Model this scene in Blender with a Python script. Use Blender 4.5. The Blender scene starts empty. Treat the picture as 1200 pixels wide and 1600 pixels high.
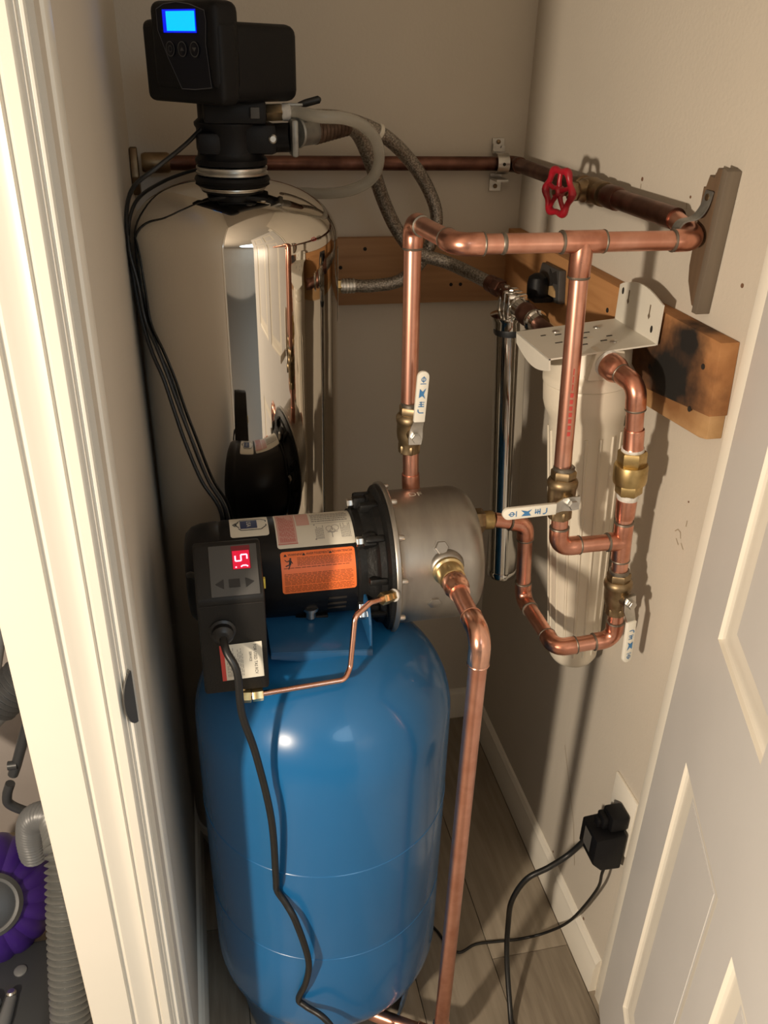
import bpy, bmesh, math, random
from mathutils import Vector, Matrix
V = Vector
random.seed(7)
PI = math.pi
S = bpy.context.scene
COL = S.collection

# ------------------------------------------------------------------ camera, world, lights, exposure
cam_d = bpy.data.cameras.new('camera')
cam = bpy.data.objects.new('camera', cam_d)
COL.objects.link(cam)
cam_d.sensor_fit = 'VERTICAL'
cam_d.sensor_height = 36.0
cam_d.lens = 36.0 * 1325.0 / 1600.0
cam_d.clip_start = 0.02
cam.matrix_world = Matrix(((0.97797643, 0.07868069, -0.19331698, 0.0),
                           (-0.20745539, 0.46806798, -0.85899629, 0.0),
                           (0.02289906, 0.88018277, 0.47408218, 1.5),
                           (0, 0, 0, 1)))
S.camera = cam

world = bpy.data.worlds.new('world')
S.world = world
world.use_nodes = True
world.node_tree.nodes['Background'].inputs[0].default_value = (0.75, 0.85, 1.0, 1)
world.node_tree.nodes['Background'].inputs[1].default_value = 0.05

def lamp(name, loc, power, color, radius):
    d = bpy.data.lights.new(name, 'POINT')
    d.energy = power
    d.color = color
    d.shadow_soft_size = radius
    o = bpy.data.objects.new(name, d)
    o.location = loc
    COL.objects.link(o)
    return o
lamp('room_lamp', (-0.95, -0.29, 1.28), 118.0, (1.0, 0.84, 0.65), 0.05)
ld = bpy.data.lights.new('hall_cool_fill', 'AREA')  # added cool fill disc, unseen, brightens the jamb and back wall
ld.shape = 'DISK'; ld.size = 2.2; ld.energy = 60.0; ld.color = (0.66, 0.85, 1.0)
lo_ = bpy.data.objects.new('hall_cool_fill', ld); lo_.location = (1.2, -2.1, 2.38); COL.objects.link(lo_)

S.view_settings.view_transform = 'Standard'
S.view_settings.look = 'None'
S.view_settings.gamma = 1.0
S.view_settings.use_curve_mapping = False
S.view_settings.exposure = 0.0

# ------------------------------------------------------------------ materials
def M(name, col, rough=0.5, metal=0.0, var=0.0, vs=8.0, rvar=0.0, bump=0.0, bs=60.0, stretch=None,
      col2=None, coat=0.0, spec=0.5, emit=None, es=0.0, trans=0.0, alpha=1.0, detail=4.0):
    m = bpy.data.materials.new(name)
    m.use_nodes = True
    nt = m.node_tree
    b = nt.nodes['Principled BSDF']
    b.inputs['Base Color'].default_value = (*col, 1)
    b.inputs['Roughness'].default_value = rough
    b.inputs['Metallic'].default_value = metal
    b.inputs['Coat Weight'].default_value = coat
    b.inputs['Specular IOR Level'].default_value = spec
    b.inputs['Transmission Weight'].default_value = trans
    b.inputs['Alpha'].default_value = alpha
    if emit:
        b.inputs['Emission Color'].default_value = (*emit, 1)
        b.inputs['Emission Strength'].default_value = es
    tc = nt.nodes.new('ShaderNodeTexCoord')
    mp = nt.nodes.new('ShaderNodeMapping')
    nt.links.new(tc.outputs['Object'], mp.inputs[0])
    if stretch: mp.inputs['Scale'].default_value = stretch
    n = nt.nodes.new('ShaderNodeTexNoise')
    n.inputs['Scale'].default_value = vs
    n.inputs['Detail'].default_value = detail
    nt.links.new(mp.outputs[0], n.inputs['Vector'])
    if var or col2:
        mx = nt.nodes.new('ShaderNodeMix'); mx.data_type = 'RGBA'
        c2 = col2 if col2 else tuple(c * (1 - var) for c in col)
        mx.inputs[6].default_value = (*col, 1)
        mx.inputs[7].default_value = (*c2, 1)
        cr = nt.nodes.new('ShaderNodeMapRange')
        cr.inputs[1].default_value = 0.35; cr.inputs[2].default_value = 0.65
        nt.links.new(n.outputs[0], cr.inputs[0])
        nt.links.new(cr.outputs[0], mx.inputs[0])
        nt.links.new(mx.outputs[2], b.inputs['Base Color'])
    if rvar:
        rr = nt.nodes.new('ShaderNodeMapRange')
        rr.inputs[3].default_value = max(0.02, rough - rvar); rr.inputs[4].default_value = rough + rvar
        nt.links.new(n.outputs[0], rr.inputs[0])
        nt.links.new(rr.outputs[0], b.inputs['Roughness'])
    if bump:
        n2 = nt.nodes.new('ShaderNodeTexNoise')
        n2.inputs['Scale'].default_value = bs
        nt.links.new(mp.outputs[0], n2.inputs['Vector'])
        bp = nt.nodes.new('ShaderNodeBump')
        bp.inputs['Strength'].default_value = bump
        bp.inputs['Distance'].default_value = 0.002
        nt.links.new(n2.outputs[0], bp.inputs['Height'])
        nt.links.new(bp.outputs[0], b.inputs['Normal'])
    return m

wall_m = M('wall_paint', (0.62, 0.565, 0.485), 0.75, var=0.05, vs=3, bump=0.15, bs=180)
hall_m = M('hall_paint', (0.55, 0.50, 0.44), 0.75, var=0.04, vs=3)
trim_m = M('trim_paint', (0.84, 0.80, 0.71), 0.32, var=0.03, vs=6)
casing_m = M('trim_paint_dimmed', (0.66, 0.62, 0.54), 0.40, var=0.03, vs=6)  # trim paint darkened so the lamp overexposes the casing less
door_m = M('door_paint', (0.70, 0.69, 0.68), 0.38, var=0.04, vs=5, bump=0.08, bs=90)
floor_m = M('vinyl_plank', (0.31, 0.262, 0.20), 0.5, vs=14, stretch=(6, 0.5, 1), col2=(0.225, 0.185, 0.14), detail=8, bump=0.1, bs=40)
floor2_m = M('vinyl_plank_light', (0.335, 0.285, 0.22), 0.5, vs=12, stretch=(6, 0.5, 1), col2=(0.26, 0.218, 0.165), detail=8, bump=0.1, bs=40)
joint_m = M('floor_joint', (0.16, 0.14, 0.12), 0.8)
copper = M('copper_pipe', (0.80, 0.43, 0.33), 0.33, 1.0, vs=35, col2=(0.66, 0.32, 0.23), rvar=0.08, detail=6)
copper_f = M('copper_fitting', (0.76, 0.38, 0.28), 0.30, 1.0, vs=45, col2=(0.56, 0.25, 0.17), rvar=0.08, detail=6)
copper_b = M('bright_copper', (0.86, 0.50, 0.38), 0.24, 1.0, vs=40, col2=(0.72, 0.36, 0.25), rvar=0.06, detail=6)
copper_old = M('tarnished_copper', (0.21, 0.105, 0.078), 0.42, 1.0, vs=30, col2=(0.11, 0.055, 0.042), rvar=0.1, detail=6)
bronze_old = M('dark_bronze', (0.30, 0.22, 0.13), 0.45, 1.0, vs=30, col2=(0.18, 0.12, 0.07), rvar=0.1)
solder = M('solder', (0.27, 0.24, 0.20), 0.45, 0.9, var=0.3, vs=90)
brass = M('brass', (0.56, 0.42, 0.20), 0.38, 1.0, vs=60, col2=(0.40, 0.29, 0.13), rvar=0.08)
brass_dk = M('weathered_brass', (0.34, 0.26, 0.16), 0.45, 1.0, vs=60, col2=(0.22, 0.16, 0.09), rvar=0.08)
brass_lt = M('bright_brass', (0.82, 0.64, 0.34), 0.28, 1.0, var=0.15, vs=40)
steel = M('brushed_steel', (0.42, 0.40, 0.37), 0.42, 1.0, vs=14, col2=(0.36, 0.34, 0.315), stretch=(4, 1, 1), rvar=0.06)
zinc = M('zinc', (0.66, 0.65, 0.62), 0.3, 1.0, var=0.2, vs=60)
zinc_dull = M('dull_galvanized', (0.42, 0.42, 0.40), 0.5, 0.9, var=0.35, vs=50)
chrome = M('mirror_steel', (0.72, 0.68, 0.62), 0.035, 1.0, bump=0.03, bs=9)
chrome_uv = M('chrome', (0.70, 0.69, 0.66), 0.08, 1.0)
blue_m = M('blue_enamel', (0.012, 0.128, 0.33), 0.27, 0.0, var=0.08, vs=4, coat=0.25, spec=0.42, bump=0.02, bs=12)
blue_dk = M('blue_enamel_shaded', (0.015, 0.095, 0.23), 0.30, 0.0, coat=0.3)  # tank blue with the shade under the pump put into its colour
black_m = M('black_enamel', (0.005, 0.005, 0.006), 0.4, spec=0.35, bump=0.05, bs=300)
black_pl = M('black_plastic', (0.004, 0.004, 0.005), 0.5, spec=0.25, bump=0.1, bs=400)
box_m = M('charcoal_plastic', (0.010, 0.009, 0.008), 0.52, spec=0.35, bump=0.12, bs=400)
cast_m = M('black_casting', (0.006, 0.006, 0.006), 0.5, spec=0.35, bump=0.3, bs=180)
rubber = M('black_rubber', (0.008, 0.008, 0.008), 0.42)
panel_m = M('grey_panel', (0.085, 0.082, 0.078), 0.55, spec=0.3)
btn_m = M('dark_button', (0.012, 0.012, 0.013), 0.5)
white_pl = M('white_plastic', (0.72, 0.66, 0.55), 0.38, var=0.03, vs=12)
white_br = M('white_powder_coat', (0.74, 0.71, 0.63), 0.45, var=0.04, vs=12)
grip_m = M('white_vinyl_grip', (0.80, 0.78, 0.70), 0.4)
logo_m = M('blue_print', (0.05, 0.20, 0.45), 0.5)
ink = M('black_ink', (0.02, 0.02, 0.022), 0.6)
ink_g = M('grey_ink', (0.30, 0.28, 0.26), 0.6)
ink_b = M('orange_print_ink', (0.30, 0.075, 0.02), 0.6)
red_ink = M('red_ink', (0.50, 0.06, 0.05), 0.6)
pink_p = M('pink_label_print', (0.62, 0.36, 0.31), 0.5)
red_p = M('red_label', (0.62, 0.07, 0.06), 0.5)
label_w = M('white_label', (0.72, 0.68, 0.58), 0.4)
label_o = M('orange_label', (0.95, 0.20, 0.045), 0.42)
navy = M('navy_print', (0.018, 0.03, 0.10), 0.5)
yellow = M('yellow_tab', (0.75, 0.58, 0.08), 0.5)
red_w = M('red_handwheel_paint', (0.42, 0.010, 0.025), 0.35, var=0.3, vs=60, bump=0.3, bs=120)
teflon = M('white_thread_tape', (0.72, 0.70, 0.66), 0.6, var=0.2, vs=120, bump=0.4, bs=200)
clear_t = M('milky_tube', (0.62, 0.60, 0.53), 0.25, trans=0.45, alpha=0.75)
hole_m = M('dark_hole', (0.015, 0.012, 0.01), 0.9)
bronze_old_hole = M('nail_hole', (0.17, 0.09, 0.05), 0.8)
scuff_m = M('scuff', (0.38, 0.31, 0.22), 0.8)
NAILS = [(1.144, 1.358, 0.0028), (1.014, 1.353, 0.0018), (0.871, 1.277, 0.0028), (0.883, 0.991, 0.0014), (1.063, 0.786, 0.0016), (0.926, 0.092, 0.0030), (1.077, 0.095, 0.0024)]
SCUFFS = [[(0.899, 0.938), (0.893, 0.944), (0.886, 0.943), (0.883, 0.935)], [(0.877, 0.957), (0.877, 0.966)], [(0.893, 0.930), (0.885, 0.924)], [(0.880, 0.930), (0.872, 0.924)], [(1.145, 1.345), (1.145, 1.352)],
          [(1.10, 0.36), (1.06, 0.30), (1.02, 0.24), (0.99, 0.16)], [(1.02, 1.345), (1.018, 1.338)]]
lcd = M('blue_screen', (0.0, 0.02, 0.1), 0.3, emit=(0.0, 0.42, 1.0), es=1.5)
lcd_rim = M('blue_screen_rim', (0.0, 0.0, 0.06), 0.3, emit=(0.0, 0.01, 0.85), es=1.0)
led_bg = M('red_display_glow', (0.25, 0.0, 0.01), 0.3, emit=(1.0, 0.0, 0.05), es=0.65)
led_dk = M('red_display_window', (0.06, 0.0, 0.005), 0.3, emit=(1.0, 0.0, 0.04), es=0.06)
led = M('red_segments', (0.9, 0.3, 0.4), 0.3, emit=(1.0, 0.42, 0.55), es=2.2)
line_g = M('shield_outline', (0.10, 0.10, 0.11), 0.5)
shield_m = M('shield_panel', (0.004, 0.005, 0.010), 0.4, spec=0.25)
purple = M('purple_plastic', (0.045, 0.014, 0.19), 0.4, var=0.25, vs=10)
vac_grey = M('vacuum_grey', (0.13, 0.135, 0.14), 0.35)
vac_dk = M('vacuum_dark', (0.035, 0.038, 0.042), 0.4)
vac_hose = M('hose_grey', (0.17, 0.175, 0.17), 0.35, metal=0.3)
vac_rim = M('vacuum_hub_rim', (0.10, 0.105, 0.11), 0.4)

def wood(name, c1, c2, axis, scorch=None, rough=0.6):
    m = bpy.data.materials.new(name); m.use_nodes = True
    nt = m.node_tree; b = nt.nodes['Principled BSDF']; b.inputs['Roughness'].default_value = rough
    tc = nt.nodes.new('ShaderNodeTexCoord'); mp = nt.nodes.new('ShaderNodeMapping')
    sc = [30, 30, 30]; sc[axis] = 1.6; mp.inputs['Scale'].default_value = sc
    nt.links.new(tc.outputs['Object'], mp.inputs[0])
    n = nt.nodes.new('ShaderNodeTexNoise'); n.inputs['Scale'].default_value = 1.6; n.inputs['Detail'].default_value = 6
    n.inputs['Distortion'].default_value = 0.6
    nt.links.new(mp.outputs[0], n.inputs['Vector'])
    cr = nt.nodes.new('ShaderNodeValToRGB')
    cr.color_ramp.elements[0].position = 0.3; cr.color_ramp.elements[0].color = (*c2, 1)
    cr.color_ramp.elements[1].position = 0.7; cr.color_ramp.elements[1].color = (*c1, 1)
    nt.links.new(n.outputs[0], cr.inputs[0])
    out = cr.outputs[0]
    for (c, r, soft, col) in (scorch or []):
        n3 = nt.nodes.new('ShaderNodeTexNoise'); n3.inputs['Scale'].default_value = 55; n3.inputs['Detail'].default_value = 5
        nt.links.new(tc.outputs['Object'], n3.inputs['Vector'])
        sub = nt.nodes.new('ShaderNodeVectorMath'); sub.operation = 'SUBTRACT'; sub.inputs[1].default_value = c
        nt.links.new(tc.outputs['Object'], sub.inputs[0])
        dv = nt.nodes.new('ShaderNodeVectorMath'); dv.operation = 'DIVIDE'; dv.inputs[1].default_value = r
        nt.links.new(sub.outputs[0], dv.inputs[0])
        ln = nt.nodes.new('ShaderNodeVectorMath'); ln.operation = 'LENGTH'
        nt.links.new(dv.outputs[0], ln.inputs[0])
        ad = nt.nodes.new('ShaderNodeMath'); ad.operation = 'MULTIPLY_ADD'; ad.inputs[1].default_value = 0.7
        nt.links.new(n3.outputs[0], ad.inputs[0]); nt.links.new(ln.outputs['Value'], ad.inputs[2])
        mr = nt.nodes.new('ShaderNodeMapRange'); mr.inputs[1].default_value = 1.35 - soft; mr.inputs[2].default_value = 1.35 + soft
        mr.inputs[3].default_value = 1.0; mr.inputs[4].default_value = 0.0
        nt.links.new(ad.outputs[0], mr.inputs[0])
        mx = nt.nodes.new('ShaderNodeMix'); mx.data_type = 'RGBA'
        mx.inputs[7].default_value = (*col, 1)
        nt.links.new(mr.outputs[0], mx.inputs[0]); nt.links.new(out, mx.inputs[6])
        out = mx.outputs[2]
    nt.links.new(out, b.inputs['Base Color'])
    return m

def braid(name):
    m = bpy.data.materials.new(name); m.use_nodes = True
    nt = m.node_tree; b = nt.nodes['Principled BSDF']
    b.inputs['Metallic'].default_value = 0.9; b.inputs['Roughness'].default_value = 0.4
    tc = nt.nodes.new('ShaderNodeTexCoord')
    vo = nt.nodes.new('ShaderNodeTexVoronoi'); vo.inputs['Scale'].default_value = 330
    nt.links.new(tc.outputs['Object'], vo.inputs['Vector'])
    cr = nt.nodes.new('ShaderNodeValToRGB')
    cr.color_ramp.elements[0].color = (0.62, 0.58, 0.52, 1); cr.color_ramp.elements[1].color = (0.22, 0.20, 0.18, 1)
    cr.color_ramp.elements[1].position = 0.7
    nt.links.new(vo.outputs['Distance'], cr.inputs[0]); nt.links.new(cr.outputs[0], b.inputs['Base Color'])
    bp = nt.nodes.new('ShaderNodeBump'); bp.inputs['Strength'].default_value = 0.6; bp.inputs['Distance'].default_value = 0.001
    bp.invert = True
    nt.links.new(vo.outputs['Distance'], bp.inputs['Height']); nt.links.new(bp.outputs[0], b.inputs['Normal'])
    return m
braid_m = braid('steel_braid')

# ------------------------------------------------------------------ mesh helpers
def frame(axis, up=None):
    a = V(axis).normalized()
    u = V(up) if up else (V((0, 0, 1)) if abs(a.z) < 0.9 else V((1, 0, 0)))
    x = u.cross(a)
    if x.length < 1e-6: x = V((1, 0, 0)).cross(a)
    x.normalize()
    y = a.cross(x)
    return x, y, a

class MB:
    def __init__(s): s.v = []; s.f = []
    def add(s, vs, fs):
        o = len(s.v); s.v += [V(p) for p in vs]; s.f += [[i + o for i in f] for f in fs]; return s
    def rings(s, rings, caps=(True, True), closed=True):
        n = len(rings[0]); vs = [p for r in rings for p in r]; fs = []
        for k in range(len(rings) - 1):
            for i in range(n if closed else n - 1):
                j = (i + 1) % n
                fs.append([k * n + i, k * n + j, (k + 1) * n + j, (k + 1) * n + i])
        if caps[0]: fs.append(list(range(n))[::-1])
        if caps[1]: fs.append([(len(rings) - 1) * n + i for i in range(n)])
        return s.add(vs, fs)
    def lathe(s, prof, o=(0, 0, 0), axis=(0, 0, 1), seg=32, caps=(True, True), up=None, phase=0.0):
        x, y, a = frame(axis, up); o = V(o); R = []
        for r, h in prof:
            r = max(r, 1e-5)
            R.append([o + a * h + (x * math.cos(t) + y * math.sin(t)) * r for t in [phase + 2 * PI * i / seg for i in range(seg)]])
        return s.rings(R, caps)
    def cyl(s, p, q, r, seg=24, r2=None):
        p = V(p); q = V(q); L = (q - p).length
        return s.lathe([(r, 0), (r if r2 is None else r2, L)], p, q - p, seg)
    def hexa(s, p, q, r, ch=0.1):
        p = V(p); q = V(q); L = (q - p).length; c = min(L * 0.2, r * ch)
        return s.lathe([(r * 0.93, 0), (r, c), (r, L - c), (r * 0.93, L)], p, q - p, 6)
    def tube(s, pts, r, seg=14, caps=(True, True)):
        pts = [V(p) for p in pts]; n = len(pts)
        rs = r if isinstance(r, (list, tuple)) else [r] * n
        T = []
        for i in range(n):
            a = pts[max(0, i - 1)]; b = pts[min(n - 1, i + 1)]; T.append((b - a).normalized())
        x, y, a = frame(T[0]); R = []
        for i in range(n):
            if i:
                q = T[i - 1].rotation_difference(T[i]); x = q @ x
                x = (x - T[i] * x.dot(T[i])).normalized()
            y = T[i].cross(x)
            R.append([pts[i] + (x * math.cos(t) + y * math.sin(t)) * rs[i] for t in [2 * PI * k / seg for k in range(seg)]])
        return s.rings(R, caps)
    def box(s, c, size, bev=0.0, ax=None, seg=2):
        bm = bmesh.new(); bmesh.ops.create_cube(bm, size=1.0)
        for v in bm.verts: v.co = V((v.co.x * size[0], v.co.y * size[1], v.co.z * size[2]))
        if bev: bmesh.ops.bevel(bm, geom=bm.edges[:], offset=bev, segments=seg, profile=0.5, affect='EDGES')
        X, Y, Z = ax if ax else (V((1, 0, 0)), V((0, 1, 0)), V((0, 0, 1)))
        bm.verts.index_update()
        vs = [V(c) + X * v.co.x + Y * v.co.y + Z * v.co.z for v in bm.verts]
        fs = [[v.index for v in f.verts] for f in bm.faces]
        bm.free(); return s.add(vs, fs)
    def span(s, lo, hi, bev=0.0):
        return s.box([(a + b) / 2 for a, b in zip(lo, hi)], [abs(b - a) for a, b in zip(lo, hi)], bev)
    def prism(s, poly, o, ax, depth, bev=0.0):
        # poly: 2D points in ax[0], ax[1]; extruded along ax[2] by depth
        X, Y, Z = [V(a) for a in ax]; o = V(o); n = len(poly)
        a = [o + X * p[0] + Y * p[1] for p in poly]; b = [p + Z * depth for p in a]
        if not bev:
            return s.rings([a, b])
        bm = bmesh.new()
        va = [bm.verts.new(p) for p in a]; vb = [bm.verts.new(p) for p in b]
        bm.faces.new(va[::-1]); bm.faces.new(vb)
        for i in range(n): bm.faces.new([va[i], va[(i + 1) % n], vb[(i + 1) % n], vb[i]])
        bmesh.ops.bevel(bm, geom=bm.edges[:], offset=bev, segments=2, profile=0.5, affect='EDGES')
        bm.verts.index_update()
        vs = [v.co.copy() for v in bm.verts]; fs = [[v.index for v in f.verts] for f in bm.faces]
        bm.free(); return s.add(vs, fs)

def tag(o, label=None, cat=None, group=None, kind=None):
    if label: o['label'] = label
    if cat: o['category'] = cat
    if group: o['group'] = group
    if kind: o['kind'] = kind
    return o

ROOT = {}
def thing(name, label, cat, loc, group=None):
    o = bpy.data.objects.new(name, None); COL.objects.link(o)
    o.location = loc; o.empty_display_size = 0.03
    ROOT[o] = V(loc)
    return tag(o, label, cat, group)

def obj(name, mb, mat, parent=None, ang=38, label=None, kind=None, loc=None, flip=True):
    me = bpy.data.meshes.new(name)
    if parent is not None: base = ROOT[parent]
    else: base = V(loc) if loc is not None else V((0, 0, 0))
    me.from_pydata([p - base for p in mb.v], [], mb.f)
    bm = bmesh.new(); bm.from_mesh(me)
    if flip: bmesh.ops.recalc_face_normals(bm, faces=bm.faces[:])
    bm.to_mesh(me); bm.free()
    me.polygons.foreach_set('use_smooth', [True] * len(me.polygons))
    me.set_sharp_from_angle(angle=math.radians(ang))
    me.materials.append(mat)
    o = bpy.data.objects.new(name, me); COL.objects.link(o)
    ROOT[o] = base
    if parent is not None: o.parent = parent
    else: o.location = base
    if label: o['label'] = label
    if kind: o['kind'] = kind
    return o

def struct(name, mb, mat, **k): return obj(name, mb, mat, kind='structure', **k)

def spline(pts, n=8):
    P = [V(p) for p in pts]; P = [P[0] * 2 - P[1]] + P + [P[-1] * 2 - P[-2]]; out = []
    for i in range(1, len(P) - 2):
        a, b, c, d = P[i - 1:i + 3]
        for k in range(n):
            t = k / n
            out.append(0.5 * ((2 * b) + (c - a) * t + (2 * a - 5 * b + 4 * c - d) * t * t + (3 * b - a - 3 * c + d) * t ** 3))
    out.append(P[-2]); return out

def arc_pts(a, c, b, R, n=10):
    a, c, b = V(a), V(c), V(b); d1 = (c - a).normalized(); d2 = (b - c).normalized()
    th = d1.angle(d2); tl = R * math.tan(th / 2)
    nrm = (d2 - d1 * d1.dot(d2)).normalized(); ctr = c - d1 * tl + nrm * R
    return [ctr - nrm * R * math.cos(t) + d1 * R * math.sin(t) for t in [th * k / n for k in range(n + 1)]], d1, d2, tl

def pipe_run(parent, pts, r=0.0114, R=0.019, sock=0.013, pm=None, fm=None, seg=20, rings=True, bend_only=False, fk=1.13, ring_m=None):
    """straight pipes, a fitting at each corner, a solder ring at each socket end"""
    pm = pm or copper; fm = fm or copper_f; ring_m = ring_m or solder
    pts = [V(p) for p in pts]; start = pts[0]
    for i in range(1, len(pts) - 1):
        arc, d1, d2, tl = arc_pts(pts[i - 1], pts[i], pts[i + 1], R)
        s0 = pts[i] - d1 * (tl + sock); s1 = pts[i] + d2 * (tl + sock)
        f = r * fk
        path = [s0, s0 + d1 * 0.001, s0 + d1 * sock * 0.8] + arc + [s1 - d2 * sock * 0.8, s1 - d2 * 0.001, s1]
        rad = [f * 0.99, f * 1.02, f * 1.02] + [f * 1.01] * len(arc) + [f * 1.02, f * 1.02, f * 0.99]
        obj('elbow', MB().tube(path, rad, seg), fm, parent)
        obj('pipe', MB().tube([start, s0 + d1 * 0.004], r, seg), pm, parent)
        if rings:
            for p, d in ((s0, -d1), (s1, d2)):
                obj('solder_joint', MB().lathe([(r * 1.0, 0.0022), (f * 1.03, 0.0012), (f * 1.06, -0.0002), (f * 1.0, -0.0016)], p, d, seg), ring_m, parent)
        start = s1 - d2 * 0.004
    obj('pipe', MB().tube([start, pts[-1]], r, seg), pm, parent)

def tee(parent, c, d, b, r=0.0114, L=0.026, B=0.026, fm=None):
    c, d, b = V(c), V(d).normalized(), V(b).normalized(); f = r * 1.14; mb = MB()
    mb.tube([c - d * L, c - d * (L - 0.001), c - d * 0.012, c + d * 0.012, c + d * (L - 0.001), c + d * L], [f * .98, f * 1.02, f, f, f * 1.02, f * .98], 20)
    mb.tube([c, c + b * 0.012, c + b * (B - 0.001), c + b * B], [f * 1.02, f * 1.02, f * 1.02, f * .98], 20)
    obj('tee_fitting', mb, fm or copper_f, parent)
    for p, q in ((c - d * L, -d), (c + d * L, d), (c + b * B, b)):
        obj('solder_joint', MB().lathe([(r, 0.0024), (f * 1.03, 0.0012), (f * 1.06, -0.0004), (f, -0.0018)], p, q, 20), solder, parent)

def text_polys(txt, size):
    cu = bpy.data.curves.new('txt', 'FONT'); cu.body = txt; cu.size = size; cu.align_x = 'CENTER'; cu.align_y = 'CENTER'
    cu.resolution_u = 2
    o = bpy.data.objects.new('txt', cu); COL.objects.link(o)
    dg = bpy.context.evaluated_depsgraph_get(); ev = o.evaluated_get(dg); me = ev.to_mesh()
    vs = [(v.co.x, v.co.y) for v in me.vertices]; fs = [list(p.vertices) for p in me.polygons]
    ev.to_mesh_clear(); bpy.data.objects.remove(o); bpy.data.curves.remove(cu)
    return vs, fs

def planar(o, X, Y, N, lift=0.0):
    o, X, Y, N = V(o), V(X).normalized(), V(Y).normalized(), V(N).normalized()
    return lambda u, v: o + X * u + Y * v + N * lift

def decal(mb, fn, polys):
    vs, fs = polys; return mb.add([fn(u, v) for u, v in vs], fs)
def rect(mb, fn, u0, v0, u1, v1, nu=1, nv=1):
    vs = [(u0 + (u1 - u0) * i / nu, v0 + (v1 - v0) * j / nv) for j in range(nv + 1) for i in range(nu + 1)]
    fs = [[j * (nu + 1) + i, j * (nu + 1) + i + 1, (j + 1) * (nu + 1) + i + 1, (j + 1) * (nu + 1) + i] for j in range(nv) for i in range(nu)]
    return mb.add([fn(*p) for p in vs], fs)
def rrect(mb, fn, u0, v0, u1, v1, r, nu=1):
    """rounded rectangle strip along u, curved in v by fn: grid with corner inset"""
    N = 10; R = []
    for j in range(N + 1):
        v = v0 + (v1 - v0) * j / N
        dv = min(v - v0, v1 - v); ins = r - math.sqrt(max(0, r * r - (r - dv) ** 2)) if dv < r else 0
        R.append([(u0 + ins, v), (u1 - ins, v)])
    # add fine rows near the ends
    rows = []
    for k in range(5):
        t = r * (1 - math.cos(k / 4 * PI / 2)); ins = r - r * math.sin(k / 4 * PI / 2)
        rows.append((v0 + t, ins))
    for k in range(1, 8): rows.append((v0 + r + (v1 - v0 - 2 * r) * k / 8, 0))
    for k in range(4, -1, -1):
        t = r * (1 - math.cos(k / 4 * PI / 2)); ins = r - r * math.sin(k / 4 * PI / 2)
        rows.append((v1 - t, ins))
    vs = []; fs = []
    for v, ins in rows: vs += [fn(u0 + ins, v), fn(u1 - ins, v)]
    for j in range(len(rows) - 1): fs.append([2 * j, 2 * j + 1, 2 * j + 3, 2 * j + 2])
    return mb.add(vs, fs)
def ring2d(mb, fn, u, v, r, w, n=20, sy=1.0):
    vs = []; fs = []
    for k in range(n):
        t = 2 * PI * k / n
        vs += [fn(u + r * math.cos(t), v + r * sy * math.sin(t)), fn(u + (r - w) * math.cos(t), v + (r - w) * sy * math.sin(t))]
    for k in range(n):
        j = (k + 1) % n; fs.append([2 * k, 2 * j, 2 * j + 1, 2 * k + 1])
    return mb.add(vs, fs)
def polyline2d(mb, fn, pts, w, closed=False):
    P = pts + [pts[0]] if closed else pts
    for a, b in zip(P[:-1], P[1:]):
        dx, dy = b[0] - a[0], b[1] - a[1]; L = math.hypot(dx, dy) or 1; nx, ny = -dy / L * w / 2, dx / L * w / 2
        mb.add([fn(a[0] + nx, a[1] + ny), fn(b[0] + nx, b[1] + ny), fn(b[0] - nx, b[1] - ny), fn(a[0] - nx, a[1] - ny)], [[0, 1, 2, 3]])
    return mb
def textlines(mb, fn, u0, v0, u1, v1, n, fill=0.5, along='u', rag=0.25, rng=random):
    """fine print: rows of short word bars"""
    for k in range(n):
        if along == 'u':
            h = (v1 - v0) / n; y = v1 - (k + 0.5) * h; x = u0; end = u1 - (rng.random() * rag) * (u1 - u0)
            while x < end:
                w = min((0.03 + 0.06 * rng.random()) * (u1 - u0) , end - x)
                rect(mb, fn, x, y - h * fill / 2, x + w, y + h * fill / 2); x += w + 0.012 * (u1 - u0)
        else:
            h = (u1 - u0) / n; y = u0 + (k + 0.5) * h; x = v0; end = v1 - (rng.random() * rag) * (v1 - v0)
            while x < end:
                w = min((0.06 + 0.1 * rng.random()) * (v1 - v0), end - x)
                rect(mb, fn, y - h * fill / 2, x, y + h * fill / 2, x + w); x += w + 0.03 * (v1 - v0)
    return mb

# ------------------------------------------------------------------ the setting
XL, XR, YB, YF = -0.095, 0.610, 1.606, 0.70
CEIL = 2.40
struct('wall_back', MB().span((-0.21, YB, 0), (0.72, YB + 0.1, CEIL)), wall_m, label='dim painted closet wall behind the tanks')
struct('wall_left', MB().span((-0.200, 0.712, 0), (XL, YB + 0.1, CEIL)), wall_m, label='shadowed painted closet wall left of the steel tank')
struct('wall_right', MB().span((XR, 0.836, 0), (XR + 0.11, YB + 0.1, CEIL)), wall_m, label='lit painted closet wall carrying the boards')
struct('wall_front', MB().span((XR + 0.115, 0.72, 0), (2.3, 0.83, CEIL)), hall_m)
struct('ceiling', MB().span((-3.6, -4.1, CEIL), (2.4, 1.75, CEIL + 0.08)), hall_m)
struct('wall_hall_left', MB().span((-3.65, -4.1, 0), (-3.55, 1.75, CEIL)), hall_m)
struct('wall_hall_back', MB().span((-3.6, -4.15, 0), (2.4, -4.05, CEIL)), hall_m)
struct('wall_hall_right', MB().span((2.3, -4.1, 0), (2.4, 0.83, CEIL)), hall_m)
struct('wall_alcove_back', MB().span((-3.6, 1.42, 0), (-0.2, 1.52, CEIL)), M('alcove_paint', (0.35, 0.315, 0.295), 0.75, var=0.15, vs=5), label='greyish wall behind the vacuum cleaner')

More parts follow.
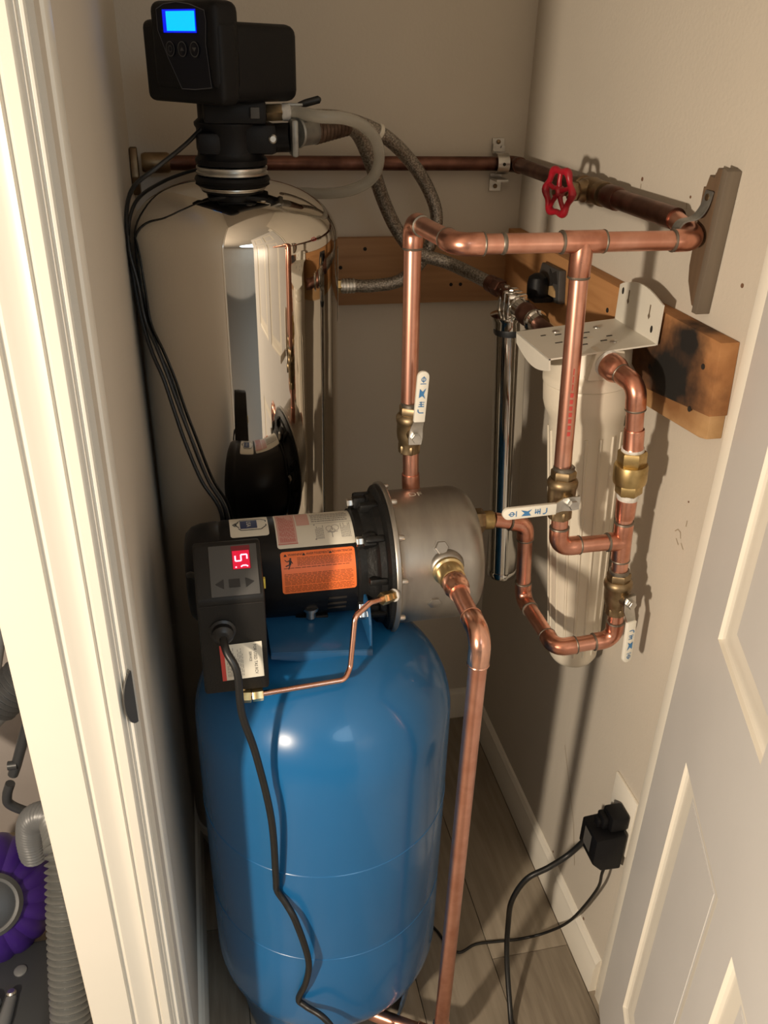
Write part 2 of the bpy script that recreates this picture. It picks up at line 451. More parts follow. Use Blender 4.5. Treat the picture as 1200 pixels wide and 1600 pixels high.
wr = bpy.data.objects['wall_right']
for (yy, zz, r_) in NAILS:
    obj('nail_hole', MB().lathe([(r_, 0), (r_, 0.0006)], (XR, yy, zz), (-1, 0, 0), 8), bronze_old_hole, wr)
mb = MB(); fw = lambda u, v: V((XR - 0.0005, u, v))
for pl in SCUFFS: polyline2d(mb, fw, pl, 0.0016)
obj('scuff_marks', mb, scuff_m, wr, flip=False)

fl = struct('floor', MB().span((-3.6, -4.1, -0.06), (2.4, 1.75, -0.004)), joint_m, label='pale grey-brown wood-look plank floor')
pw = 0.152
x = -0.62; k = 0
while x < 1.0:
    y = -0.35 - 0.37 * ((k * 5) % 7) / 7.0
    off = [0.0, 0.33, 0.71, 0.18, 0.55, 0.86, 0.4][k % 7]
    y = -0.9 + off * 0.9
    L = 0.92
    while y < 1.61:
        y1 = min(y + L, 1.61)
        mt = floor_m if random.random() < 0.55 else floor2_m
        ob = obj('plank', MB().span((x + 0.0006, y + 0.0006, -0.004), (x + pw - 0.0006, y1 - 0.0006, 0.0), 0.0008), mt, fl)
        y = y1
    x += pw; k += 1

# skirting boards inside the closet
def skirt(name, a, b, n, lab):
    a, b, n = V(a), V(b), V(n); d = (b - a); L = d.length
    prof = [(0, 0), (0.013, 0), (0.013, 0.062), (0.010, 0.070), (0.010, 0.076), (0.005, 0.084), (0, 0.086)]
    return struct(name, MB().prism(prof, a, (n, V((0, 0, 1)), d.normalized()), L), trim_m, label=lab, ang=30)
skirt('baseboard_right', (XR, 0.845, 0), (XR, YB, 0), (-1, 0, 0), 'painted skirting along the right closet wall')
skirt('baseboard_back', (XL, YB, 0), (XR, YB, 0), (0, -1, 0), 'painted skirting along the back closet wall')
skirt('baseboard_left', (XL, 0.78, 0), (XL, YB, 0), (1, 0, 0), 'painted skirting along the left closet wall')

# left door casing: profile in X (along), Y (out of the wall is -Y)
prof = [(-0.203, 0.712), (-0.203, 0.694), (-0.201, 0.692), (-0.156, 0.690), (-0.1545, 0.6935), (-0.152, 0.6945), (-0.149, 0.6925),
        (-0.144, 0.694), (-0.136, 0.697), (-0.128, 0.697), (-0.1245, 0.6955), (-0.123, 0.6985), (-0.1205, 0.6985), (-0.119, 0.696),
        (-0.111, 0.696), (-0.1085, 0.698), (-0.1075, 0.700), (-0.1060, 0.7005), (-0.1052, 0.703), (-0.1052, 0.712)]
struct('trim_1', MB().prism(prof, (0, 0, 0), ((1, 0, 0), (0, 1, 0), (0, 0, 1)), 2.2), casing_m, ang=25, label='bright cream moulded door casing at left')
prof = [(-0.112, 0.7035), (-0.1030, 0.7035), (-0.1010, 0.7045), (-0.1002, 0.7065), (-0.1002, 0.738), (-0.0990, 0.7385), (-0.0965, 0.7395), (-0.0945, 0.742),
        (-0.0925, 0.7435), (-0.0915, 0.746), (-0.0915, 0.776), (-0.0930, 0.7785), (-0.0955, 0.7785), (-0.112, 0.7785)]
jl = struct('trim_2', MB().prism(prof, (0, 0, 0), ((1, 0, 0), (0, 1, 0), (0, 0, 1)), 2.2), trim_m, ang=25, label='painted left door jamb holding the strike plate')
# right jamb
struct('trim_3', MB().span((0.604, 0.815, 0), (0.64, 0.836, 2.2), 0.002), trim_m, label='narrow painted jamb strip between right wall and door')
struct('trim_4', MB().span((0.612, 0.72, 0), (0.70, 0.815, 2.2), 0.002), trim_m)

# strike plate on the left jamb
sp = thing('strike_plate', 'dark metal strike plate let into the left door jamb', 'strike plate', (-0.089, 0.72, 0.925))
mb = MB()
pts = []
for kk in range(13):
    t = PI * kk / 12; pts.append((-0.024 * math.cos(t) * 0.0 + 0.0, 0))
strike_m = M('strike_steel', (0.07, 0.068, 0.064), 0.45, 0.4)
lip = [(0.022 * math.sin(PI * k / 16), -0.030 * math.cos(PI * k / 16)) for k in range(17)]
mb.prism([(p[0] * 0.75 - 0.004, p[1] * 1.1) for p in lip], (-0.0995, 0.7035, 0.920), ((-0.55, -0.835, 0), (0, 0, 1), (0.835, -0.55, 0)), 0.0018)
obj('lip', mb, strike_m, sp)
obj('plate', MB().box((-0.0996, 0.7205, 0.920), (0.0022, 0.030, 0.062), 0.0008), zinc_dull, sp)
obj('latch_hole', MB().box((-0.0983, 0.722, 0.922), (0.001, 0.014, 0.028), 0.0003), hole_m, sp)

# the open six-panel door at right
Hn = V((0.600, 0.811, 0)); dt = V((-0.344, -0.939, 0)).normalized(); dn = V((-0.939, 0.344, 0)).normalized()
UZ = V((0, 0, 1))
dr = struct('door_1', (lambda: MB())().prism([(0, 0.012), (0.712, 0.012), (0.712, 2.04), (0, 2.04)], Hn - dn * 0.036, (dt, UZ, dn), 0.027), door_m,
            label='open grey-white six-panel door at the right')
def dspan(t0, t1, z0, z1): return MB().prism([(t0, z0), (t1, z0), (t1, z1), (t0, z1)], Hn - dn * 0.0095, (dt, UZ, dn), 0.0095)
for t0, t1 in ((0, 0.122), (0.323, 0.389), (0.590, 0.712)):
    obj('stile', dspan(t0, t1, 0.012, 2.04), door_m, dr)
for t0, t1 in ((0.122, 0.323), (0.389, 0.590)):
    for z0, z1 in ((0.012, 0.205), (0.719, 0.912), (1.56, 1.67), (1.93, 2.04)):
        obj('rail', dspan(t0, t1, z0, z1), door_m, dr)
    for z0, z1 in ((0.205, 0.719), (0.912, 1.56), (1.67, 1.93)):
        mb = MB(); R = []
        for ins, dep in ((0, 0.0), (0.002, -0.004), (0.006, -0.006), (0.012, -0.0055), (0.022, -0.0075), (0.030, -0.0092), (0.034, -0.0095)):
            R.append([Hn + dt * a + UZ * b + dn * dep for a, b in ((t0 + ins, z0 + ins), (t1 - ins, z0 + ins), (t1 - ins, z1 - ins), (t0 + ins, z1 - ins))])
        mb.rings(R, (False, False))
        obj('panel_moulding', mb, trim_m, dr, ang=20)
        obj('panel', MB().prism([(t0 + 0.033, z0 + 0.033), (t1 - 0.033, z0 + 0.033), (t1 - 0.033, z1 - 0.033), (t0 + 0.033, z1 - 0.033)], Hn - dn * 0.0095, (dt, UZ, dn), 0.0012), door_m, dr)

# ------------------------------------------------------------------ pressure tank
PC = V((0.134, 0.967, 0)); PR = 0.187
pt = thing('pressure_tank', 'large blue pressure tank standing on the floor under the pump', 'tank', (PC.x, PC.y, 0))
prof = [(0.0, 0.055)]
for kk in range(1, 13):
    t = PI / 2 * kk / 12; prof.append((PR * math.sin(t) ** 0.9, 0.175 - 0.12 * math.cos(t)))
prof += [(PR, 0.30), (PR - 0.0012, 0.310), (PR - 0.0012, 0.332), (PR, 0.342), (PR, 0.50), (PR, 0.64)]
for kk in range(1, 17):
    t = PI / 2 * kk / 16; prof.append((PR * math.cos(t) ** 0.8, 0.655 + 0.142 * math.sin(t)))
prof[-1] = (0.0, 0.797)
obj('tank_body', MB().lathe(prof, PC, seg=96, caps=(False, False)), blue_m, pt)
obj('weld_seam', MB().lathe([(PR - 0.001, -0.003), (PR + 0.0008, -0.001), (PR + 0.0008, 0.001), (PR - 0.001, 0.003)], PC + V((0, 0, 0.504)), seg=96, caps=(False, False)), blue_m, pt)
obj('weld_seam', MB().lathe([(PR - 0.0025, -0.003), (PR - 0.0006, -0.001), (PR - 0.0006, 0.001), (PR - 0.0025, 0.003)], PC + V((0, 0, 0.322)), seg=96, caps=(False, False)), blue_m, pt)
bms = MB()
# base ring with an opening at the front right
R0, R1 = [], []
N = 40; a0, a1 = math.radians(-42), math.radians(278)
ringo = []
for kk in range(N + 1):
    t = a0 + (a1 - a0) * kk / N; c, s = math.cos(t), math.sin(t)
    ringo.append([PC + V((c * 0.150, s * 0.150, 0)), PC + V((c * 0.168, s * 0.168, 0.135)), PC + V((c * 0.164, s * 0.164, 0.135)), PC + V((c * 0.146, s * 0.146, 0))])
bms.rings(ringo)
obj('base_ring', bms, blue_dk, pt)
# pump mounting bracket welded on the dome
mb = MB()
mb.prism([(0.055, 0.803), (0.192, 0.790), (0.192, 0.795), (0.055, 0.808)], (0, 0.898, 0), ((1, 0, 0), (0, 0, 1), (0, 1, 0)), 0.20, 0.0015)
mb.prism([(0.055, 0.806), (0.192, 0.794), (0.192, 0.758), (0.150, 0.769), (0.140, 0.778), (0.055, 0.797)], (0, 0.897, 0), ((1, 0, 0), (0, 0, 1), (0, 1, 0)), 0.004, 0.0012)
obj('pump_bracket', mb, blue_dk, pt)
mb = MB().prism([(0.905, 0.790), (1.09, 0.790), (1.09, 0.812), (1.06, 0.835), (0.965, 0.848), (0.925, 0.846), (0.912, 0.825)], (0.189, 0, 0), ((0, 1, 0), (0, 0, 1), (1, 0, 0)), 0.004, 0.0012)
obj('bracket_tab', mb, blue_dk, pt)
obj('bolt_head', MB().hexa((0.180, 0.938, 0.826), (0.190, 0.938, 0.826), 0.0075), zinc, pt)

# ------------------------------------------------------------------ pump
AY, AZ, MR = 1.03, 0.857, 0.072
pump = thing('booster_pump', 'black motor and stainless jet pump mounted on the blue tank', 'pump', (0.13, AY, 0.80))
AX = lambda xx: V((xx, AY, AZ))
prof = [(0.0, -0.047), (0.045, -0.047), (0.058, -0.044), (0.066, -0.036), (0.070, -0.024), (0.0715, -0.002), (0.0705, 0.0), (0.0705, 0.003), (0.072, 0.005), (0.072, 0.183), (0.066, 0.186), (0.0, 0.186)]
obj('motor_housing', MB().lathe(prof, AX(0), (1, 0, 0), 64, (False, False)), black_m, pump)
mb = MB()
for kk, zz in enumerate((-0.20, -0.36)):
    for j in range(3):
        t = -0.14 - 0.17 * j
        c = V((0.150, AY - (MR + 0.0002) * math.cos(t), AZ + (MR + 0.0002) * math.sin(t)))
    t = zz
for j in range(3):
    t = -0.20 - 0.16 * j
    n = V((0, -math.cos(t), math.sin(t))); tt = V((0, math.sin(t), math.cos(t)))
    mb.box(V((0.154, AY, AZ)) + n * (MR + 0.0002), (0.026, 0.004, 0.0016), 0.0008, (V((1, 0, 0)), tt, n))
obj('vent_slots', mb, hole_m, pump)
# black cast adapter between motor and wet end
prof = [(0.05, 0.183), (0.074, 0.183), (0.077, 0.186), (0.077, 0.195), (0.081, 0.199), (0.085, 0.206), (0.089, 0.209), (0.093, 0.211), (0.0945, 0.219), (0.102, 0.221), (0.106, 0.223), (0.107, 0.228), (0.05, 0.229)]
mb = MB().lathe(prof, AX(0), (1, 0, 0), 64, (False, False))
for kk in range(10):
    t = 2 * PI * kk / 10 + 0.2
    n = V((0, -math.cos(t), math.sin(t))); tt = V((0, math.sin(t), math.cos(t)))
    mb.box(AX(0.207) + n * 0.090, (0.026, 0.010, 0.014), 0.003, (V((1, 0, 0)), tt, n))
obj('adapter_casting', mb, cast_m, pump)
for tdeg in (48.5, 108, 168, 228, 288, -20):
    t = math.radians(tdeg); n = V((0, -math.cos(t), math.sin(t))); tt = V((0, math.sin(t), math.cos(t)))
    c = AX(0.194) + n * 0.083
    lug = obj('bolt_lug', MB().box(c + V((0.006, 0, 0)), (0.020, 0.020, 0.018), 0.004, (V((1, 0, 0)), tt, n)), cast_m, pump)
    obj('bolt_head', MB().hexa(c - V((0.012, 0, 0)), c, 0.0072), zinc, lug)
# stainless wet end
prof = [(0.06, 0.2285), (0.1095, 0.2285), (0.1105, 0.230), (0.1105, 0.2345), (0.109, 0.236), (0.099, 0.2368), (0.0972, 0.239), (0.0968, 0.245), (0.0968, 0.335)]
for kk in range(1, 9):
    t = PI / 2 * kk / 8; prof.append((0.0968 - 0.028 * (1 - math.cos(t)), 0.335 + 0.028 * math.sin(t)))
prof += [(0.050, 0.367), (0.03, 0.369), (0.0, 0.369)]
obj('steel_casing', MB().lathe(prof, AX(0), (1, 0, 0), 96, (False, False)), steel, pump)
for tdeg in (78, 45, 12, -24, -60, 110, 150, 190, 230, 270):
    t = math.radians(tdeg); n = V((0, -math.cos(t), math.sin(t)))
    c = AX(0.236) + n * 0.1035
    obj('flange_bolt', MB().lathe([(0.0042, 0), (0.0042, 0.006), (0.003, 0.0085), (0.0, 0.009)], c, (1, 0, 0), 12), zinc, pump)
t = math.radians(35); n = V((0, -math.cos(t), math.sin(t)))
obj('drain_plug', MB().lathe([(0.0118, 0.0955), (0.0118, 0.0975), (0.0098, 0.0976), (0.0098, 0.1015), (0.0085, 0.1025)], AX(0.295), n, 6), steel, pump)
t = math.radians(-14); n = V((0, -math.cos(t), math.sin(t)))
obj('drain_plug', MB().lathe([(0.011, 0.0950), (0.011, 0.0968), (0.0095, 0.0970), (0.0095, 0.0985), (0.0085, 0.099)], AX(0.286), n, 6), steel, pump)
def cylmap(R): return lambda u, v: V((u, AY - R * math.cos(v), AZ + R * math.sin(v)))
mb = MB(); f = cylmap(0.0972)
decal(mb, lambda u, v: f(0.277 + u, math.radians(92) + v / 0.097), text_polys('DF', 0.017))
obj('etched_mark', mb, label_w, pump, flip=False)
# discharge boss at the front and boss on top
obj('port_boss', MB().lathe([(0.026, 0.0), (0.026, 0.008), (0.0235, 0.013), (0.020, 0.015)], (0.302, 0.951, 0.885), (0, -1, 0), 32), steel, pump)
obj('suction_boss', MB().lathe([(0.024, 0.0), (0.024, 0.012), (0.018, 0.016)], (0.352, 1.05, 0.893), (1, 0, 0), 32), steel, pump)
# motor labels
f1 = cylmap(MR + 0.0004); f2 = cylmap(MR + 0.0007); f3 = cylmap(MR + 0.0010)
D = math.radians
mb = MB(); rrect(mb, lambda u, v: f1(u, D(v)), 0.079, 0.5, 0.180, 46.5, 0.0035 * 1.0)
def lab_r(u0, v0, u1, v1, r, fn):
    """label outline with round corners on the motor: u metres, v radians"""
    mb = MB(); rv = r / MR; rows = []
    for k in range(6):
        a = PI / 2 * k / 5; rows.append((v0 + rv * (1 - math.sin(a)) if False else v0 + rv - rv * math.cos(a), r - r * math.sin(a)))
    for k in range(1, 12): rows.append((v0 + rv + (v1 - v0 - 2 * rv) * k / 12, 0))
    for k in range(5, -1, -1):
        a = PI / 2 * k / 5; rows.append((v1 - rv + rv * math.cos(a), r - r * math.sin(a)))
    vs = []; fs = []
    for v, ins in rows: vs += [fn(u0 + ins, v), fn(u1 - ins, v)]
    for j in range(len(rows) - 1): fs.append([2 * j, 2 * j + 1, 2 * j + 3, 2 * j + 2])
    return mb.add(vs, fs)
lo = obj('warning_label', lab_r(0.079, D(0.5), 0.180, D(46.8), 0.004, f1), label_o, pump, flip=False, label='orange warning label')
mb = MB()
fo = lambda u, v: f2(u, v / MR)          # arc length in metres
top = D(46.8) * MR; bot = D(0.5) * MR
for cx_, tx in ((0.0995, 'WARNING'), (0.1295, 'AVERTISSEMENT'), (0.1625, 'ADVERTENCIA')):
    decal(mb, lambda u, v: fo(cx_ + u, top - 0.0048 + v), text_polys(tx, 0.0043))
for cx_ in (0.0855, 0.1105, 0.1465):
    mb.add([fo(cx_ - 0.0022, top - 0.0066), fo(cx_ + 0.0022, top - 0.0066), fo(cx_, top - 0.0030)], [[0, 1, 2]])
# running figure pictogram
def stick(a, b, w): polyline2d(mb, fo, [a, b], w)
X0, Y0 = 0.0905, top - 0.0155
ring2d(mb, fo, X0 + 0.0015, Y0 + 0.0055, 0.0013, 0.0013, 10)
stick((X0 + 0.0012, Y0 + 0.0042), (X0 + 0.0006, Y0 - 0.0022), 0.0030)
stick((X0 + 0.0004, Y0 + 0.0032), (X0 - 0.0035, Y0 + 0.0018), 0.0012); stick((X0 - 0.0035, Y0 + 0.0018), (X0 - 0.0062, Y0 + 0.0045), 0.0010)
stick((X0 + 0.0018, Y0 + 0.0032), (X0 + 0.0040, Y0 - 0.0010), 0.0012)
stick((X0 + 0.0004, Y0 - 0.0020), (X0 - 0.0055, Y0 - 0.0042), 0.0014); stick((X0 + 0.0008, Y0 - 0.0020), (X0 - 0.0018, Y0 - 0.0082), 0.0014)
obj('warning_print', mb, ink, lo, flip=False)
mb = MB(); rg = random.Random(3)
textlines(mb, fo, 0.101, top - 0.0205, 0.177, top - 0.0085, 7, 0.42, rag=0.05, rng=rg)
textlines(mb, fo, 0.0825, top - 0.0235, 0.177, top - 0.0215 + 0.0, 1, 0.5, rag=0.1, rng=rg)
textlines(mb, fo, 0.0825, bot + 0.0125, 0.177, bot + 0.0325 - 0.004, 8, 0.42, rag=0.05, rng=rg)
textlines(mb, fo, 0.0825, bot + 0.002, 0.177, bot + 0.0115, 5, 0.42, rag=0.05, rng=rg)
obj('warning_text', mb, ink_b, lo, flip=False, kind='stuff')
lw = obj('data_label', lab_r(0.0765, D(50.5), 0.184, D(112), 0.004, f1), label_w, pump, flip=False, label='white wiring diagram label')
wb, wt = D(50.5) * MR, D(112) * MR
mb = MB(); rect(mb, fo, 0.0785, wb + 0.006, 0.1045, wt - 0.006, 1, 12); obj('pink_field', mb, pink_p, lw, flip=False)
mb = MB(); rect(mb, fo, 0.106, wb + 0.036, 0.124, wt - 0.006, 1, 8); obj('pink_field', mb, pink_p, lw, flip=False)
mb = MB(); polyline2d(mb, lambda u, v: f3(u, v / MR), [(0.0785, wb + 0.006), (0.1045, wb + 0.006), (0.1045, wt - 0.006), (0.0785, wt - 0.006)], 0.0008, True)
textlines(mb, lambda u, v: f3(u, v / MR), 0.081, wb + 0.009, 0.102, wt - 0.01, 16, 0.35, along='v', rag=0.3, rng=rg)
obj('red_print', mb, red_ink, lw, flip=False, kind='stuff')
mb = MB()
textlines(mb, fo, 0.127, wb + 0.040, 0.180, wt - 0.012, 5, 0.45, rag=0.1, rng=rg)
textlines(mb, fo, 0.130, wb + 0.010, 0.142, wb + 0.034, 7, 0.45, along='v', rag=0.4, rng=rg)
textlines(mb, fo, 0.165, wb + 0.010, 0.179, wb + 0.036, 7, 0.4, along='v', rag=0.4, rng=rg)
for (a, b, r) in ((0.150, wb + 0.026, 0.005), (0.158, wb + 0.027, 0.0055), (0.154, wb + 0.022, 0.004)): ring2d(mb, fo, a, b, r, 0.0007, 16)
polyline2d(mb, fo, [(0.153, wb + 0.020), (0.153, wb + 0.011)], 0.001); polyline2d(mb, fo, [(0.147, wb + 0.020), (0.161, wb + 0.020)], 0.0012)
polyline2d(mb, fo, [(0.125, wb + 0.0375), (0.182, wb + 0.0375)], 0.0006); polyline2d(mb, fo, [(0.130, wb + 0.009), (0.130, wb + 0.036)], 0.0022)
obj('diagram_print', mb, ink_g, lw, flip=False, kind='stuff')
lb = obj('badge_label', lab_r(0.016, D(69), 0.068, D(113), 0.004, f1), label_w, pump, flip=False, label='white badge with navy print')
bb, bt = D(69) * MR, D(113) * MR; bm_ = (bb + bt) / 2 - 0.002
mb = MB(); rect(mb, fo, 0.030, bm_ - 0.010, 0.053, bm_ + 0.012, 1, 6); obj('navy_field', mb, navy, lb, flip=False)
mb = MB()
polyline2d(mb, fo, [(0.020, bm_ + 0.001), (0.031, bm_ - 0.013), (0.058, bm_ - 0.013), (0.065, bm_ - 0.006), (0.065, bm_ + 0.009), (0.058, bm_ + 0.015), (0.031, bm_ + 0.015)], 0.0014, True)
mb.add([fo(0.0215, bm_ + 0.001), fo(0.0285, bm_ - 0.008), fo(0.0285, bm_ + 0.010)], [[0, 1, 2]])
obj('badge_outline', mb, ink, lb, flip=False)
mb = MB(); fq = lambda u, v: f3(u, v / MR)
decal(mb, lambda u, v: fq(0.0415 + v, bm_ + 0.001 - u), text_polys('USA', 0.0085))
obj('badge_text', mb, label_w, lb, flip=False)
# motor foot bolt
obj('foot_bolt', MB().lathe([(0.007, 0), (0.007, 0.012), (0.011, 0.013), (0.011, 0.017), (0.006, 0.018)], (0.118, 0.972, 0.806), (0, 0, 1), 16), zinc, pump)
obj('motor_foot', MB().box((0.118, 1.02, 0.800), (0.05, 0.09, 0.008), 0.002), cast_m, pump)

# control box on the motor
BX0, BX1, BY = -0.0315, 0.0485, 0.845
mb = MB().prism([(BY, 0.794), (BY, 0.934), (0.8985, 0.9785), (0.9065, 0.9785), (0.930, 0.955), (0.962, 0.90), (0.965, 0.794)], (BX0, 0, 0), ((0, 1, 0), (0, 0, 1), (1, 0, 0)), BX1 - BX0, 0.004)
cb = obj('control_box', mb, box_m, pump, label='charcoal pressure controller with red digits')
sl = V((0, 0.0535, 0.0445)); sL = sl.length; sl.normalize(); sn = V((0, -sl.z, sl.y))
PX0, PX1 = -0.0135, 0.0435; pw_, ph_ = PX1 - PX0, sL - 0.006
po = V((PX0, BY, 0.934)) + sl * 0.003
mb = MB().box(po + V((pw_ / 2, 0, 0)) + sl * ph_ / 2 + sn * 0.0006, (pw_, ph_, 0.002), 0.0007, (V((1, 0, 0)), sl, sn))
obj('display_panel', mb, panel_m, cb)
fp = lambda l: planar(po, (1, 0, 0), sl, sn, l)
def P_(u, v): return (u * pw_, (1 - v) * ph_)
mb = MB(); a = P_(0.47, 0.50); b = P_(0.86, 0.03); rect(mb, fp(0.0018), a[0], a[1], b[0], b[1]); obj('display_window', mb, led_dk, cb, flip=False)
mb = MB(); a = P_(0.49, 0.49); b = P_(0.84, 0.13); rect(mb, fp(0.0020), a[0], a[1], b[0], b[1]); obj('display_glow', mb, led_bg, cb, flip=False)
mb = MB()
seg5 = [(0.545, 0.23), (0.545, 0.335), (0.665, 0.335), (0.665, 0.215), (0.79, 0.215), (0.79, 0.305)]
polyline2d(mb, fp(0.0023), [P_(*p) for p in seg5], 0.0017)
polyline2d(mb, fp(0.0023), [P_(0.535, 0.455), P_(0.565, 0.455)], 0.0016)
polyline2d(mb, fp(0.0023), [P_(0.65, 0.455), P_(0.69, 0.430), P_(0.76, 0.430), P_(0.80, 0.455)], 0.0016)
obj('digits', mb, led, cb, flip=False)
mb = MB(); q = fp(0.0)
mb.prism([P_(0.10, 0.76), P_(0.27, 0.67), P_(0.27, 0.86)], po + sn * 0.0015, ((1, 0, 0), sl, sn), 0.001); obj('left_button', mb, btn_m, cb)
mb = MB(); mb.prism([P_(0.38, 0.84), P_(0.60, 0.84), P_(0.60, 0.68), P_(0.38, 0.68)], po + sn * 0.0015, ((1, 0, 0), sl, sn), 0.001); obj('centre_button', mb, btn_m, cb)
mb = MB(); mb.prism([P_(0.89, 0.76), P_(0.72, 0.67), P_(0.72, 0.86)], po + sn * 0.0015, ((1, 0, 0), sl, sn), 0.001); obj('right_button', mb, btn_m, cb)
obj('lid_seam', MB().box(((BX0 + BX1) / 2, BY - 0.0002, 0.926), (BX1 - BX0 - 0.006, 0.002, 0.0014)), hole_m, cb)
obj('cable_gland', MB().lathe([(0.016, 0), (0.016, 0.004), (0.013, 0.006), (0.013, 0.013), (0.009, 0.017), (0.0065, 0.018)], (-0.004, BY + 0.002, 0.890), (0, -1, 0), 20), rubber, cb)
lx = planar((0.0165, BY, 0.8415), (1, 0, 0.02), (-0.02, 0, 1), (0, -1, 0), 0.0006)
mb = MB(); rect(mb, lx, -0.0255, -0.027, 0.0255, 0.027); obj('rating_label', mb, label_w, cb, flip=False)
lx2 = planar((0.0165, BY, 0.8415), (1, 0, 0.02), (-0.02, 0, 1), (0, -1, 0), 0.0009)
mb = MB(); rect(mb, lx2, -0.0255, -0.027, -0.0205, 0.027); obj('red_band', mb, red_p, cb, flip=False)
mb = MB(); textlines(mb, lx2, -0.0185, -0.022, 0.002, 0.025, 11, 0.35, along='v', rag=0.4, rng=rg); obj('fine_print', mb, ink_g, cb, flip=False, kind='stuff')
mb = MB()
decal(mb, lambda u, v: lx2(0.0165 + v, 0.001 - u), text_polys('FOR USED TAS RCV', 0.0052))
decal(mb, lambda u, v: lx2(0.0105 + v, 0.006 - u), text_polys('SERVICE', 0.0042))
obj('label_text', mb, ink, cb, flip=False)
obj('yellow_tab', MB().box((0.0505, 0.893, 0.921), (0.004, 0.006, 0.014), 0.0006), yellow, cb)
obj('motor_lead', MB().tube(spline([(-0.02, 0.93, 0.905), (-0.036, 0.94, 0.912), (-0.042, 0.96, 0.90)]), 0.004, 10), rubber, cb)

# ------------------------------------------------------------------ sensing tube
st = thing('sensing_tube', 'thin bent copper sensing tube below the motor', 'tube', (0.15, 0.86, 0.80))
path = [V(p) for p in ((0.213, 0.912, 0.8675), (0.186, 0.893, 0.875), (0.163, 0.878, 0.866), (0.154, 0.860, 0.800), (0.145, 0.848, 0.7905), (0.040, 0.845, 0.7865))]
pp = [path[0]]
for i in range(1, len(path) - 1):
    arc, *_ = arc_pts(path[i - 1], path[i], path[i + 1], 0.012 if i != 3 else 0.012, 6); pp += arc
pp.append(path[-1])
obj('copper_line', MB().tube(pp, 0.0037, 12), copper_b, st)
d = (path[1] - path[0]).normalized()
mb = MB().hexa(path[0] + d * 0.012, path[0] - d * 0.002, 0.0088); obj('compression_nut', mb, brass_lt, st)
obj('adapter_nipple', MB().hexa(path[0] - d * 0.003, path[0] - d * 0.012, 0.0078), brass, st)
obj('thread_tape', MB().lathe([(0.0085, 0), (0.009, 0.003), (0.007, 0.005)], path[0] - d * 0.016, d, 16), teflon, st)
obj('compression_nut', MB().hexa((0.026, 0.845, 0.786), (0.040, 0.845, 0.7865), 0.0088), brass_lt, st)
obj('tail_fitting', MB().hexa((0.008, 0.846, 0.787), (0.025, 0.845, 0.786), 0.0095), brass, st)
obj('stub', MB().cyl((0.014, 0.846, 0.785), (0.014, 0.852, 0.797), 0.006, 14), brass, st)

# ------------------------------------------------------------------ softener
SC = V((0.0605, 1.318, 0)); SR = 0.151
so = thing('water_softener', 'mirror-polished steel water treatment tank with a black control head', 'water softener', (SC.x, SC.y, 0))
prof = [(0.0, 0.012)]
for kk in range(1, 9):
    t = PI / 2 * kk / 8; prof.append((SR * math.sin(t) ** 0.7, 0.09 - 0.078 * math.cos(t)))
prof += [(SR, 0.4), (SR, 0.8), (SR, 1.245)]
for kk in range(1, 17):
    t = PI / 2 * kk / 16; prof.append((SR * math.cos(t) ** 0.75, 1.262 + 0.076 * math.sin(t) ** 1.1))
prof[-1] = (0.035, 1.338)
obj('steel_tank', MB().lathe(prof, SC, seg=128, caps=(True, True)), chrome, so)
obj('foot_ring', MB().lathe([(0.11, 0), (0.12, 0.0), (0.125, 0.05), (0.11, 0.05)], SC, seg=48), black_pl, so)
obj('neck_collar', MB().lathe([(0.040, 1.333), (0.052, 1.335), (0.054, 1.339), (0.052, 1.343), (0.046, 1.345)], SC, seg=48), black_pl, so)
obj('clamp_ring', MB().lathe([(0.046, 1.3445), (0.0505, 1.346), (0.0510, 1.349), (0.0485, 1.351), (0.0505, 1.353), (0.0505, 1.356), (0.046, 1.358)], SC, seg=48), zinc, so)
mb = MB().lathe([(0.046, 1.357), (0.050, 1.359), (0.051, 1.366), (0.047, 1.370), (0.046, 1.376), (0.0465, 1.405), (0.049, 1.409), (0.049, 1.413), (0.043, 1.418), (0.043, 1.445)], SC, seg=40)
mb.box(SC + V((0.038, -0.012, 1.394)), (0.05, 0.06, 0.040), 0.008)
mb.box(SC + V((-0.03, -0.02, 1.388)), (0.035, 0.05, 0.030), 0.008)
mb.box(SC + V((0.006, -0.01, 1.428)), (0.085, 0.085, 0.030), 0.006)
mb.cyl(SC + V((0.02, -0.01, 1.392)), SC + V((0.082, -0.028, 1.396)), 0.019, 20)
obj('valve_body', mb, black_pl, so)
th = D(52); hn = V((-math.sin(th), -math.cos(th), 0)); hr = V((math.cos(th), -math.sin(th), 0)); hc = V((0.057, 1.305, 0))
ch = obj('control_head', MB().box(hc - hn * 0.012 + UZ * 1.487, (0.142, 0.123, 0.092), 0.014, (hr, -hn, UZ), 4), black_pl, so, label='black control head with a lit blue screen')
mb = MB().box(hc + hn * 0.056 + UZ * 1.4865, (0.156, 0.034, 0.096), 0.010, (hr, -hn, UZ), 4)
mb.box(hc + hn * 0.055 + hr * 0.011 + UZ * 1.504, (0.130, 0.044, 0.102), 0.012, (hr, -hn, UZ), 4)
obj('front_cover', mb, black_pl, ch)
mb = MB(); sd = planar(hc + hr * 0.0702 - hn * 0.018 + UZ * 1.487, -hn, UZ, hr, 0.0)
polyline2d(mb, sd, [(-0.022, 0.022), (-0.024, 0.0), (-0.019, -0.018), (-0.008, -0.030)], 0.0035)
obj('side_ridge', mb, panel_m, ch, flip=False)
face = hc + hn * 0.0772 + hr * 0.013 + UZ * 0.007
fr = lambda l: planar(face, hr, UZ, hn, l)
sh = [(-0.046, 1.538), (-0.030, 1.5435), (-0.005, 1.5455), (0.020, 1.543), (0.048, 1.536), (0.050, 1.525), (0.047, 1.500), (0.053, 1.452), (0.020, 1.449), (-0.006, 1.449), (-0.030, 1.485), (-0.046, 1.515)]
